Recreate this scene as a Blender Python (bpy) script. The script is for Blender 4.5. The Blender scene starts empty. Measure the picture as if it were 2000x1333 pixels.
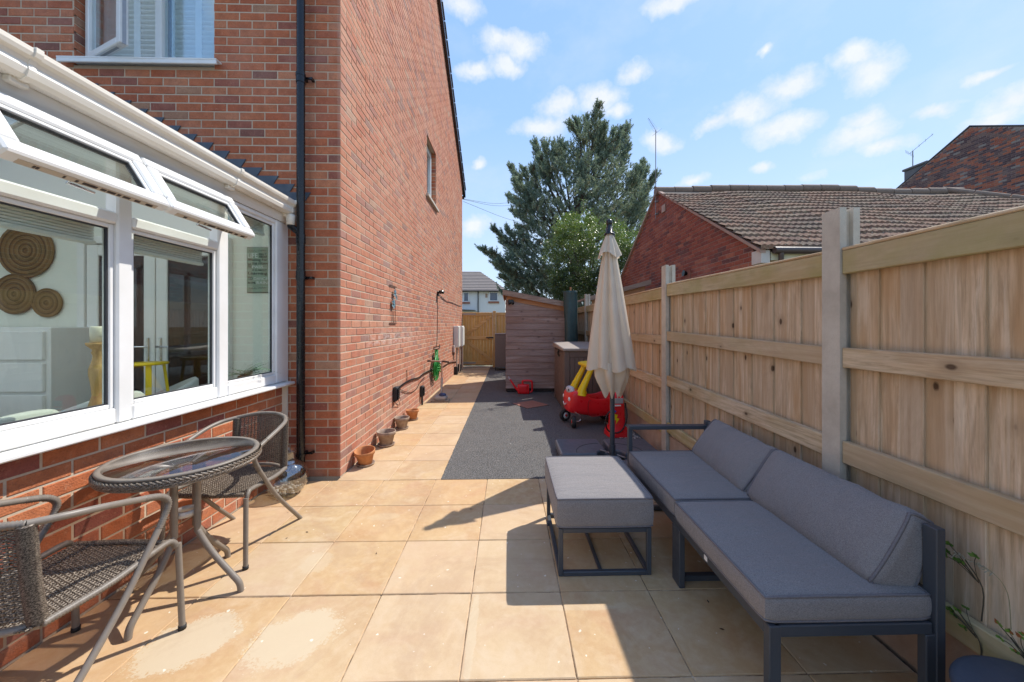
import bpy, math, random
import numpy as np
from mathutils import Vector, Matrix, Euler
R = math.radians
random.seed(7)
rng = np.random.default_rng(5)
scene = bpy.context.scene
COL = scene.collection

# ------------------------------------------------------------------ camera
H = 1.375
FPX = 705.0
YAW = math.atan(16 / FPX)
cam_d = bpy.data.cameras.new('camera')
cam = bpy.data.objects.new('camera', cam_d)
COL.objects.link(cam)
cam.location = (0, 0, H)
cam.rotation_euler = (R(90), 0, -YAW)
cam_d.sensor_width = 36
cam_d.lens = 36 * FPX / 2000
cam_d.shift_x = -10 / 2000
cam_d.shift_y = -30.5 / 2000
cam_d.clip_start = 0.05
cam_d.clip_end = 1500
scene.camera = cam

def ray(px, py):
    u = (px - 1010) / FPX; v = -(py - 636) / FPX
    ca, sa = math.cos(YAW), math.sin(YAW)
    return (u * ca + sa, -u * sa + ca, v)
def at_y(px, py, y):
    d = ray(px, py); t = y / d[1]
    return (d[0] * t, y, H + d[2] * t)
def at_x(px, py, x):
    d = ray(px, py); t = x / d[0]
    return (x, d[1] * t, H + d[2] * t)

# ------------------------------------------------------------------ light
SUN_DIR = Vector((1.0, 0.70, 1.56)).normalized()
EL = math.asin(SUN_DIR.z)
AZ = math.atan2(SUN_DIR.x, SUN_DIR.y)
SUN_E = 2.5
SKY_S = 0.15
sun_d = bpy.data.lights.new('sun', 'SUN')
sun_d.energy = SUN_E
sun_d.angle = R(0.53)
sun_d.color = (1.0, 0.945, 0.86)
sun = bpy.data.objects.new('sun', sun_d)
sun.rotation_euler = (-SUN_DIR).to_track_quat('-Z', 'Y').to_euler()
COL.objects.link(sun)

scene.view_settings.view_transform = 'Standard'
scene.view_settings.look = 'None'
scene.view_settings.gamma = 1
scene.view_settings.use_curve_mapping = False
scene.view_settings.exposure = 1.17
scene.cycles.max_bounces = 8
scene.cycles.diffuse_bounces = 5
scene.cycles.transparent_max_bounces = 16
scene.cycles.use_denoising = True
scene.cycles.sample_clamp_indirect = 8

# ------------------------------------------------------------------ node helper
class NT:
    def __init__(s, tree):
        s.t = tree; s.n = tree.nodes; s.l = tree.links
    def node(s, typ, **kw):
        n = s.n.new(typ)
        for k, v in kw.items(): setattr(n, k, v)
        return n
    def put(s, sock, v):
        if isinstance(v, bpy.types.NodeSocket): s.l.new(v, sock)
        elif isinstance(v, (tuple, list)) and sock.type == 'RGBA' and len(v) == 3: sock.default_value = (*v, 1)
        else: sock.default_value = v
    def math(s, op, a, b=0.0, c=None, clamp=False):
        n = s.node('ShaderNodeMath', operation=op, use_clamp=clamp)
        s.put(n.inputs[0], a); s.put(n.inputs[1], b)
        if c is not None: s.put(n.inputs[2], c)
        return n.outputs[0]
    def vmath(s, op, a, b=(0, 0, 0), sc=None):
        n = s.node('ShaderNodeVectorMath', operation=op)
        s.put(n.inputs[0], a); s.put(n.inputs[1], b)
        if sc is not None: s.put(n.inputs['Scale'], sc)
        return n.outputs['Value'] if op in ('LENGTH', 'DISTANCE', 'DOT_PRODUCT') else n.outputs[0]
    def pos(s): return s.node('ShaderNodeNewGeometry').outputs['Position']
    def obj(s): return s.node('ShaderNodeTexCoord').outputs['Object']
    def rand(s): return s.node('ShaderNodeObjectInfo').outputs['Random']
    def noise(s, vec, scale=5, detail=4, rough=.55, dist=0.0, col=False):
        n = s.node('ShaderNodeTexNoise')
        s.put(n.inputs['Vector'], vec); s.put(n.inputs['Scale'], scale); n.inputs['Detail'].default_value = detail
        n.inputs['Roughness'].default_value = rough; n.inputs['Distortion'].default_value = dist
        return n.outputs['Color'] if col else n.outputs['Fac']
    def voro(s, vec, scale=5, feat='F1', out='Distance', rnd=1.0):
        n = s.node('ShaderNodeTexVoronoi', feature=feat)
        s.put(n.inputs['Vector'], vec); n.inputs['Scale'].default_value = scale
        n.inputs['Randomness'].default_value = rnd
        return n.outputs[out]
    def scale(s, vec, k): return s.vmath('MULTIPLY', vec, k)
    def ramp(s, fac, a, b, c0=0.0, c1=1.0):
        n = s.node('ShaderNodeMapRange'); n.clamp = True
        s.put(n.inputs[0], fac); s.put(n.inputs[1], a); s.put(n.inputs[2], b); s.put(n.inputs[3], c0); s.put(n.inputs[4], c1)
        return n.outputs[0]
    def mix(s, fac, a, b, mode='MIX'):
        n = s.node('ShaderNodeMix', data_type='RGBA', blend_type=mode)
        s.put(n.inputs['Factor'], fac); s.put(n.inputs[6], a); s.put(n.inputs[7], b)
        return n.outputs[2]
    def cramp(s, fac, stops):
        n = s.node('ShaderNodeValToRGB'); s.put(n.inputs[0], fac)
        e = n.color_ramp.elements
        while len(e) < len(stops): e.new(.5)
        for i, (p, c) in enumerate(stops): e[i].position = p; e[i].color = (*c, 1)
        return n.outputs[0]
    def attr(s, name):
        return s.node('ShaderNodeAttribute', attribute_name=name).outputs['Color']
    def sep(s, v):
        n = s.node('ShaderNodeSeparateXYZ'); s.put(n.inputs[0], v); return n.outputs
    def comb(s, x, y, z):
        n = s.node('ShaderNodeCombineXYZ'); s.put(n.inputs[0], x); s.put(n.inputs[1], y); s.put(n.inputs[2], z); return n.outputs[0]
    def bump(s, h, strength=.3, dist=.01):
        n = s.node('ShaderNodeBump'); s.put(n.inputs['Height'], h)
        n.inputs['Strength'].default_value = strength; n.inputs['Distance'].default_value = dist
        return n.outputs[0]

def mat(name, fn, rough=.8, metal=0.0, spec=.5, sheen=0.0):
    m = bpy.data.materials.new(name); m.use_nodes = True
    t = NT(m.node_tree)
    b = m.node_tree.nodes['Principled BSDF']
    b.inputs['Roughness'].default_value = rough; b.inputs['Metallic'].default_value = metal
    b.inputs['Specular IOR Level'].default_value = spec
    if sheen: b.inputs['Sheen Weight'].default_value = sheen
    r = fn(t) if callable(fn) else {'c': fn}
    if not isinstance(r, dict): r = {'c': r}
    for k, s in (('c', 'Base Color'), ('r', 'Roughness'), ('n', 'Normal')):
        if k in r: t.put(b.inputs[s], r[k])
    return m

def plain(name, c, rough=.5, metal=0.0, var=.12, sc=12, spec=.5, bump=0.0):
    def f(t):
        n = t.noise(t.pos(), sc, 5, .6)
        o = {'c': t.mix(n, tuple(x * (1 - var) for x in c), tuple(min(1, x * (1 + var)) for x in c)),
             'r': t.ramp(t.noise(t.pos(), sc * 2.3, 3), .3, .7, max(.03, rough - .07), min(1, rough + .07))}
        if bump: o['n'] = t.bump(t.noise(t.pos(), sc * 18, 3), bump, .002)
        return o
    return mat(name, f, rough, metal, spec)

# ------------------------------------------------------------------ world
w = bpy.data.worlds.new('World'); scene.world = w; w.use_nodes = True
t = NT(w.node_tree)
bg = w.node_tree.nodes['Background']
sky = t.node('ShaderNodeTexSky', sky_type='NISHITA')
sky.sun_disc = False; sky.sun_elevation = EL; sky.sun_rotation = AZ
sky.altitude = 50; sky.air_density = 1.0; sky.dust_density = 0.7; sky.ozone_density = 1.4
dirv = t.node('ShaderNodeTexCoord').outputs['Generated']
wob = t.vmath('SUBTRACT', t.noise(dirv, 7, 5, .6, col=True), (.5, .5, .5))
dd = t.vmath('ADD', dirv, t.scale(wob, (.085, .085, .075)))
clouds = [(990, 92, 78, 20), (925, 142, 45, 18), (985, 132, 50, 16), (1240, 132, 45, 20), (1090, 212, 60, 24), (1165, 190, 65, 30), (1060, 248, 70, 14), (1205, 215, 40, 16),
          (1400, 248, 50, 18), (1465, 222, 70, 34), (1530, 250, 70, 30), (1545, 165, 55, 30), (1690, 140, 62, 46), (1660, 110, 40, 30), (1675, 262, 78, 34), (1675, 235, 45, 26),
          (1960, 220, 65, 26), (2010, 180, 60, 40), (1502, 96, 16, 14), (905, 22, 50, 26), (1315, 5, 60, 12), (1485, 332, 24, 14), (1590, 336, 34, 14),
          (1840, 200, 50, 18), (935, 322, 24, 14), (925, 440, 40, 22), (1290, 280, 40, 22), (1730, 280, 60, 18), (1350, 355, 40, 14), (1950, 130, 40, 16)]
acc = None
def blob(d, r, k, acc, wgt=1.0):
    n = t.vmath('LENGTH', t.scale(t.vmath('SUBTRACT', dd, tuple(d)), (1, 1, k)))
    v = t.ramp(n, 0.0, r * 1.22, wgt, 0.0)
    return v if acc is None else t.math('MAXIMUM', acc, v)
for cx_, cy_, rx, ry in clouds:
    d = Vector(ray(cx_, cy_)); L = d.length; d.normalize()
    acc = blob(d, rx / FPX / L, min(3.2, rx / ry), acc)
rr = random.Random(3)
for i in range(34):                      # the same fair-weather clouds all round the sky
    a = rr.uniform(R(70), R(300)); el = rr.uniform(R(8), R(65))
    d = (math.sin(a) * math.cos(el), math.cos(a) * math.cos(el), math.sin(el))
    acc = blob(d, rr.uniform(.05, .13), rr.uniform(1.6, 2.6), acc)
fb = t.noise(dirv, 19, 8, .68)
fb2 = t.noise(t.scale(dirv, (1, 1, 1.7)), 4.5, 6, .6)
msk = t.math('ADD', acc, t.math('MULTIPLY', t.math('SUBTRACT', fb, .5), .85))
msk = t.ramp(msk, .22, .80, 0, 1)
veil = t.ramp(fb2, .48, .80, 0, .26)
msk = t.math('MAXIMUM', t.math('MULTIPLY', msk, .88), veil)
zz = t.sep(dirv)[2]
grad = t.cramp(t.math('MAXIMUM', zz, 0.0), [(.0, (2.15, 2.6, 3.1)), (.22, (1.75, 2.35, 3.25)), (.5, (1.10, 1.85, 3.3)), (1.0, (.85, 1.55, 3.1))])
skyc = t.mix(.90, sky.outputs[0], grad)
cl = t.mix(t.ramp(fb, .3, .7), (2.55, 2.72, 3.05), (2.95, 3.02, 3.15))
t.put(bg.inputs['Color'], t.mix(msk, skyc, cl))
bg.inputs['Strength'].default_value = SKY_S

# ------------------------------------------------------------------ mesh helpers
class MB:
    def __init__(s): s.v = []; s.f = []; s.sm = []; s.c = []; s.mi = []; s.cur = (1, 1, 1); s.m = 0
    def add(s, vs, fs, smooth=False, col=None):
        o = len(s.v); s.v += [tuple(p) for p in vs]
        for f in fs:
            s.f.append(tuple(i + o for i in f)); s.sm.append(smooth); s.c.append(col or s.cur); s.mi.append(s.m)
        return s
    def box(s, x0, x1, y0, y1, z0, z1, b=0.0, rot=None, about=None, col=None):
        if x0 > x1: x0, x1 = x1, x0
        if y0 > y1: y0, y1 = y1, y0
        if z0 > z1: z0, z1 = z1, z0
        if b <= 0:
            vs = [(x, y, z) for x in (x0, x1) for y in (y0, y1) for z in (z0, z1)]
            fs = [(0, 1, 3, 2), (4, 6, 7, 5), (0, 4, 5, 1), (2, 3, 7, 6), (0, 2, 6, 4), (1, 5, 7, 3)]
        else:
            b = min(b, (x1 - x0) * .45, (y1 - y0) * .45, (z1 - z0) * .45)
            vs = []; idx = {}
            for i, X in enumerate((x0, x1)):
                for j, Y in enumerate((y0, y1)):
                    for k, Z in enumerate((z0, z1)):
                        sx, sy, sz = (1 if i == 0 else -1), (1 if j == 0 else -1), (1 if k == 0 else -1)
                        for a in range(3):
                            p = [X + sx * b, Y + sy * b, Z + sz * b]; p[a] = (X, Y, Z)[a]
                            idx[i, j, k, a] = len(vs); vs.append(tuple(p))
            fs = []
            g = lambda i, j, k, a: idx[i, j, k, a]
            for i in (0, 1):
                q = [g(i, 0, 0, 0), g(i, 1, 0, 0), g(i, 1, 1, 0), g(i, 0, 1, 0)]; fs.append(tuple(q if i else q[::-1]))
                q = [g(0, i, 0, 1), g(0, i, 1, 1), g(1, i, 1, 1), g(1, i, 0, 1)]; fs.append(tuple(q if i else q[::-1]))
                q = [g(0, 0, i, 2), g(1, 0, i, 2), g(1, 1, i, 2), g(0, 1, i, 2)]; fs.append(tuple(q if i else q[::-1]))
            for i in (0, 1):
                for j in (0, 1):
                    q = [g(i, j, 0, 0), g(i, j, 1, 0), g(i, j, 1, 1), g(i, j, 0, 1)]; fs.append(tuple(q if i != j else q[::-1]))
                    q = [g(i, 0, j, 0), g(i, 1, j, 0), g(i, 1, j, 2), g(i, 0, j, 2)]; fs.append(tuple(q if i == j else q[::-1]))
                    q = [g(0, i, j, 1), g(1, i, j, 1), g(1, i, j, 2), g(0, i, j, 2)]; fs.append(tuple(q if i != j else q[::-1]))
                    for k in (0, 1):
                        q = (g(i, j, k, 0), g(i, j, k, 1), g(i, j, k, 2)); fs.append(q if (i + j + k) % 2 else q[::-1])
        if rot is not None:
            c = Vector(about) if about is not None else Vector(((x0 + x1) / 2, (y0 + y1) / 2, (z0 + z1) / 2))
            M = Euler(rot).to_matrix()
            vs = [tuple(M @ (Vector(p) - c) + c) for p in vs]
        return s.add(vs, fs, False, col)
    def bar(s, p, q, wd, ht, b=0.0, up=(0, 0, 1)):
        """rectangular bar from p to q; wd across, ht along up"""
        p, q = Vector(p), Vector(q); d = q - p; L = d.length; d.normalize()
        u = Vector(up); a = d.cross(u).normalized(); u = a.cross(d).normalized()
        m = MB().box(0, L, -wd / 2, wd / 2, -ht / 2, ht / 2, b)
        M = Matrix((d, a, u)).transposed()
        return s.add([tuple(M @ Vector(v) + p) for v in m.v], m.f)
    def prism(s, poly, axis, a0, a1, smooth=False):
        """polygon in the two other axes, extruded along axis"""
        n = len(poly)
        def P(u, v, a): return {'x': (a, u, v), 'y': (u, a, v), 'z': (u, v, a)}[axis]
        vs = [P(u, v, a0) for u, v in poly] + [P(u, v, a1) for u, v in poly]
        fs = [tuple(range(n))[::-1], tuple(range(n, 2 * n))]
        fs += [(i, (i + 1) % n, n + (i + 1) % n, n + i) for i in range(n)]
        return s.add(vs, fs, smooth)
    def tube(s, pts, r, seg=10, closed=False, smooth_path=0, rf=None, caps=True, flat=1.0, up0=None):
        P = [Vector(p) for p in pts]
        if smooth_path:
            Q = []; n = len(P); rng_ = range(n if closed else n - 1)
            for i in rng_:
                p0 = P[(i - 1) % n] if closed or i > 0 else P[0] * 2 - P[1]
                p1, p2 = P[i], P[(i + 1) % n]
                p3 = P[(i + 2) % n] if closed or i + 2 < n else P[-1] * 2 - P[-2]
                for k in range(smooth_path):
                    u = k / smooth_path
                    Q.append(.5 * ((2 * p1) + (p2 - p0) * u + (2 * p0 - 5 * p1 + 4 * p2 - p3) * u * u + (3 * p1 - p0 - 3 * p2 + p3) * u ** 3))
            if not closed: Q.append(P[-1])
            P = Q
        n = len(P); T = []
        for i in range(n):
            a = P[(i + 1) % n] if closed or i < n - 1 else P[i]
            b_ = P[i - 1] if closed or i > 0 else P[i]
            T.append((a - b_).normalized())
        up = Vector(up0) if up0 else (Vector((0, 0, 1)) if abs(T[0].z) < .9 else Vector((1, 0, 0)))
        N = (up - T[0] * up.dot(T[0])).normalized()
        vs = []
        for i in range(n):
            N = (N - T[i] * N.dot(T[i])).normalized(); B = T[i].cross(N)
            rad = rf(i / (n - 1)) if rf else r
            for k in range(seg):
                a = 2 * math.pi * k / seg
                vs.append(tuple(P[i] + N * (math.cos(a) * rad * flat) + B * (math.sin(a) * rad)))
        fs = []
        for i in range(n if closed else n - 1):
            j = (i + 1) % n
            for k in range(seg):
                k2 = (k + 1) % seg
                fs.append((i * seg + k, i * seg + k2, j * seg + k2, j * seg + k))
        s.add(vs, fs, True)
        if not closed and caps:
            s.add([vs[k] for k in range(seg)], [tuple(range(seg))[::-1]])
            s.add([vs[(n - 1) * seg + k] for k in range(seg)], [tuple(range(seg))])
        return s
    def lathe(s, prof, c=(0, 0, 0), seg=24, smooth=True, rfn=None, close=False):
        vs = []
        for i, (r, z) in enumerate(prof):
            for k in range(seg):
                a = 2 * math.pi * k / seg
                rr_ = rfn(r, z, a) if rfn else r
                vs.append((c[0] + rr_ * math.cos(a), c[1] + rr_ * math.sin(a), c[2] + z))
        fs = []
        m = len(prof)
        for i in range(m if close else m - 1):
            j = (i + 1) % m
            for k in range(seg):
                k2 = (k + 1) % seg
                fs.append((i * seg + k, i * seg + k2, j * seg + k2, j * seg + k))
        return s.add(vs, fs, smooth)
    def ball(s, c, rx, ry=None, rz=None, seg=14, rings=9):
        ry = ry or rx; rz = rz or rx
        m = MB().lathe([(math.sin(math.pi * i / rings) + 1e-4, -math.cos(math.pi * i / rings)) for i in range(rings + 1)], seg=seg)
        return s.add([(c[0] + v[0] * rx, c[1] + v[1] * ry, c[2] + v[2] * rz) for v in m.v], m.f, True)
    def cushion(s, x0, x1, y0, y1, z0, z1, rad=.03, puff=.015, n=9, wrinkle=.0):
        cx, cy, cz = (x0 + x1) / 2, (y0 + y1) / 2, (z0 + z1) / 2
        hx, hy, hz = (x1 - x0) / 2, (y1 - y0) / 2, (z1 - z0) / 2
        g = [-1 + 2 * i / n for i in range(n + 1)]
        g = [math.copysign(abs(a) ** .7, a) for a in g]
        vs = []; fs = []
        for ax in range(3):
            for sg in (-1, 1):
                o = len(vs)
                for a in g:
                    for b in g:
                        q = [0, 0, 0]; q[ax] = sg; q[(ax + 1) % 3] = a; q[(ax + 2) % 3] = b
                        p = [q[0] * hx, q[1] * hy, q[2] * hz]
                        c_ = [max(-h + rad, min(h - rad, v)) for v, h in zip(p, (hx, hy, hz))]
                        d = Vector([a_ - b_ for a_, b_ in zip(p, c_)])
                        if d.length > 1e-9:
                            k = [abs(v) for v in d]; m_ = max(k)
                            d = d.normalized() * (m_ if m_ < rad else rad)
                        p = [c_[i] + d[i] for i in range(3)]
                        k = (1 - min(1, abs(p[0] / hx)) ** 2) * (1 - min(1, abs(p[1] / hy)) ** 2)
                        p[2] += math.copysign(puff * k ** .6, p[2]) * (1 if abs(p[2]) > hz * .4 else 0)
                        ks = (1 - min(1, abs(p[2] / hz)) ** 2)
                        p[0] += math.copysign(puff * .35 * ks, p[0]) if abs(p[0]) > hx * .9 else 0
                        p[1] += math.copysign(puff * .35 * ks, p[1]) if abs(p[1]) > hy * .9 else 0
                        if wrinkle:
                            p[2] += wrinkle * math.sin(p[0] * 31 + 2 * math.sin(p[1] * 13)) * math.sin(p[1] * 23 + 1) * k ** .5
                        vs.append((p[0] + cx, p[1] + cy, p[2] + cz))
                for i in range(n):
                    for j in range(n):
                        a = o + i * (n + 1) + j
                        q = (a, a + n + 1, a + n + 2, a + 1)
                        fs.append(q if sg > 0 else q[::-1])
        return s.add(vs, fs, True)
    def xf(s, M):
        s.v = [tuple(M @ Vector(p)) for p in s.v]; return s
    def build(s, name, m, parent=None, world=True, merge=0.0):
        me = bpy.data.meshes.new(name)
        org = Vector((0, 0, 0))
        if parent is not None and world: org = ORG.get(parent.name, Vector((0, 0, 0)))
        v = np.array(s.v, dtype=np.float64) - np.array(org)
        me.from_pydata(v.tolist(), [], s.f)
        ms = m if isinstance(m, (list, tuple)) else [m]
        for q in ms: me.materials.append(q)
        me.polygons.foreach_set('use_smooth', s.sm)
        if len(ms) > 1: me.polygons.foreach_set('material_index', s.mi)
        if any(c != (1, 1, 1) for c in s.c):
            ca = me.color_attributes.new('bc', 'FLOAT_COLOR', 'CORNER')
            arr = []
            for f, c in zip(s.f, s.c): arr += [c[0], c[1], c[2], 1.0] * len(f)
            ca.data.foreach_set('color', arr)
        if merge:
            import bmesh
            b = bmesh.new(); b.from_mesh(me); bmesh.ops.remove_doubles(b, verts=b.verts, dist=merge); b.to_mesh(me); b.free()
        me.update()
        o = bpy.data.objects.new(name, me); COL.objects.link(o)
        if parent is not None: o.parent = parent
        ORG[o.name] = org.copy()
        return o
ORG = {}

def tag(o, label=None, cat=None, group=None, kind=None):
    if label: o['label'] = label
    if cat: o['category'] = cat
    if group: o['group'] = group
    if kind: o['kind'] = kind
    return o
def thing(name, label, cat, loc=(0, 0, 0), rz=0.0, group=None, kind=None):
    o = bpy.data.objects.new(name, None); COL.objects.link(o)
    o.location = loc; o.rotation_euler = (0, 0, rz); o.empty_display_size = .1
    ORG[o.name] = Vector(loc)
    return tag(o, label, cat, group, kind)
def single(name, me, parent, loc, rz=0.0, kind=None):
    """piece that shares mesh data; loc in world coordinates"""
    o = bpy.data.objects.new(name, me); COL.objects.link(o)
    o.location = Vector(loc) - ORG.get(parent.name, Vector((0, 0, 0))); o.rotation_euler[2] = rz
    o.parent = parent
    return o
def copy_tree(o, parent=None):
    c = o.copy(); COL.objects.link(c)
    if parent is not None: c.parent = parent
    ORG[c.name] = ORG.get(o.name, Vector((0, 0, 0))).copy()
    for ch in list(o.children): copy_tree(ch, c)
    return c

# ------------------------------------------------------------------ materials
def m_brick(t):
    p = t.pos(); a = t.attr('bc')
    n1 = t.noise(p, 14, 5, .6); n2 = t.noise(p, 95, 4, .7); sp = t.voro(p, 120)
    c = t.mix(t.ramp(n1, .3, .7), t.mix(1, a, (.82, .80, .80), 'MULTIPLY'), t.mix(1, a, (1.15, 1.15, 1.12), 'MULTIPLY'))
    c = t.mix(t.ramp(n2, .52, .75, 0, .5), c, (.10, .05, .04))
    c = t.mix(t.ramp(sp, .08, .20, .6, 0), c, (.05, .025, .02))
    c = t.mix(t.ramp(t.noise(p, 42, 4, .7), .56, .68, 0, .3), c, (.58, .34, .22))
    # white efflorescence in a few streaks on the long side wall, soft pale bloom elsewhere
    x, y, z = t.sep(p)
    band = t.math('MULTIPLY', t.ramp(t.math('ABSOLUTE', t.math('SUBTRACT', z, 1.20)), .02, .16, 1, 0),
                  t.math('MULTIPLY', t.ramp(y, 3.7, 4.2), t.ramp(y, 5.2, 6.8, 1, 0)))
    st = t.noise(t.scale(p, (1, 9, 26)), 1.2, 5, .7)
    c = t.mix(t.math('MULTIPLY', band, t.ramp(st, .42, .62, 0, .55)), c, (.62, .56, .52))
    bl = t.noise(p, 1.4, 4, .6)
    c = t.mix(t.ramp(bl, .5, .8, 0, .16), c, (.55, .47, .42))
    side = t.math('MULTIPLY', t.ramp(x, -1.56, -1.55), t.ramp(x, 0, .1, 1, 0))  # sunlit look put into the colour: side wall paled all over, plus its bloom
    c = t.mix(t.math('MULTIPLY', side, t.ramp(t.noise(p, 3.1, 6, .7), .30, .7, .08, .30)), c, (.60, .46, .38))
    low = t.math('MULTIPLY', t.ramp(z, .0, .5, .45, 0), t.ramp(t.noise(p, 6, 5), .35, .65))
    c = t.mix(low, c, (.40, .27, .22))
    return {'c': c, 'n': t.bump(t.math('ADD', n2, t.math('MULTIPLY', sp, .8)), .5, .004)}
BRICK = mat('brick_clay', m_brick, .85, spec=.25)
def m_mortar(t):
    p = t.pos(); n = t.noise(p, 60, 5, .7)
    return {'c': t.mix(n, (.43, .34, .25), (.63, .52, .40)), 'n': t.bump(n, .5, .004)}
MORTAR = mat('mortar', m_mortar, .95, spec=.1)
MORTAR_OLD = mat('mortar_old', lambda t: {'c': t.mix(t.noise(t.pos(), 20, 5), (.20, .15, .13), (.40, .30, .26))}, .95, spec=.1)
def m_slab(t):
    p = t.pos(); r = t.rand()
    off = t.vmath('ADD', p, t.comb(t.math('MULTIPLY', r, 37.0), t.math('MULTIPLY', r, 11.0), 0.0))
    n1 = t.noise(off, 2.4, 6, .6, .4); n2 = t.noise(p, 26, 5, .65); n3 = t.noise(p, 260, 3, .6)
    n0 = t.noise(off, 5.5, 6, .65, 1.2)
    c = t.mix(t.ramp(n1, .32, .68), (.43, .265, .122), (.54, .39, .212))
    c = t.mix(t.ramp(n0, .48, .68, 0, .6), c, (.57, .445, .30))
    c = t.mix(t.ramp(t.noise(off, 3.1, 5, .6, .8), .50, .68, 0, .6), c, (.43, .24, .135))
    c = t.mix(t.ramp(n2, .42, .7, 0, .22), c, (.72, .57, .38))
    c = t.mix(t.ramp(t.noise(p, 48, 3, .5), .68, .76, 0, .5), c, (.42, .27, .15))
    c = t.mix(t.ramp(r, 0, 1, 0, .35), c, (.58, .34, .17))
    c = t.mix(t.ramp(t.math('FRACT', t.math('MULTIPLY', r, 7.3)), .3, 1, 0, .4), c, (.58, .47, .34))
    x, y, z = t.sep(p)
    dn = t.math('MULTIPLY', t.math('SUBTRACT', t.noise(p, 13, 6, .7), .5), 1.15)
    dn = t.math('ADD', dn, t.math('MULTIPLY', t.math('SUBTRACT', t.noise(p, 75, 4, .75), .5), .95))
    for cx, cy, rx, ry, rt, f in ((-.945, 1.615, .19, .15, .45, .85), (-1.39, 1.60, .20, .15, .5, .85), (-.165, 1.62, .022, .26, 0, .6), (-1.12, 2.12, .09, .10, .2, .45),
                                  (-.9, 2.62, .12, .05, .1, .3), (.35, 1.75, .18, .02, 0, .4), (-.62, 1.98, .04, .14, -.4, .22)):
        dx = t.math('SUBTRACT', x, cx); dy = t.math('SUBTRACT', y, cy)
        u = t.math('DIVIDE', t.math('ADD', t.math('MULTIPLY', dx, math.cos(rt)), t.math('MULTIPLY', dy, math.sin(rt))), rx)
        v = t.math('DIVIDE', t.math('SUBTRACT', t.math('MULTIPLY', dy, math.cos(rt)), t.math('MULTIPLY', dx, math.sin(rt))), ry)
        d = t.math('ADD', t.math('SQRT', t.math('ADD', t.math('MULTIPLY', u, u), t.math('MULTIPLY', v, v))), dn)
        k = t.math('MULTIPLY', t.ramp(d, .88, 1.0, 1, 0), f)
        c = t.mix(k, c, t.mix(n3, (.53, .43, .29), (.61, .51, .36)))
    c = t.mix(t.ramp(n3, .35, .8, 0, .16), c, (.30, .19, .10))
    c = t.mix(t.ramp(t.noise(p, 33, 2, .4), .735, .76, 0, .8), c, (.78, .72, .60))
    c = t.mix(t.ramp(t.noise(t.scale(p, (1, 1, 0)), 1.1, 7, .75, 1.0), .50, .60, 0, .28), c, (.36, .235, .15))
    return {'c': c, 'n': t.bump(t.math('ADD', t.math('MULTIPLY', n3, .5), t.math('MULTIPLY', n2, 1.0)), .25, .003)}
SLAB = mat('sandstone_slab', m_slab, .78, spec=.3)
JOINT = mat('joint_sand', lambda t: {'c': t.cramp(t.noise(t.pos(), 9, 6, .7), [(.38, (.06, .045, .03)), (.48, (.30, .20, .12)), (.58, (.55, .42, .28))])}, .95)
def m_tarmac(t):
    p = t.pos(); v = t.voro(p, 115); n = t.noise(p, 3, 5); f = t.noise(p, 400, 2)
    c = t.mix(t.ramp(v, .15, .6), (.27, .26, .245), (.07, .068, .066))
    c = t.mix(t.ramp(n, .4, .7, 0, .35), c, (.16, .15, .14))
    c = t.mix(t.ramp(t.noise(p, 31, 3), .69, .73, 0, .8), c, (.45, .43, .4))
    return {'c': c, 'n': t.bump(t.math('ADD', v, f), .8, .006)}
TARMAC = mat('tarmac', m_tarmac, .9, spec=.3)
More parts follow.
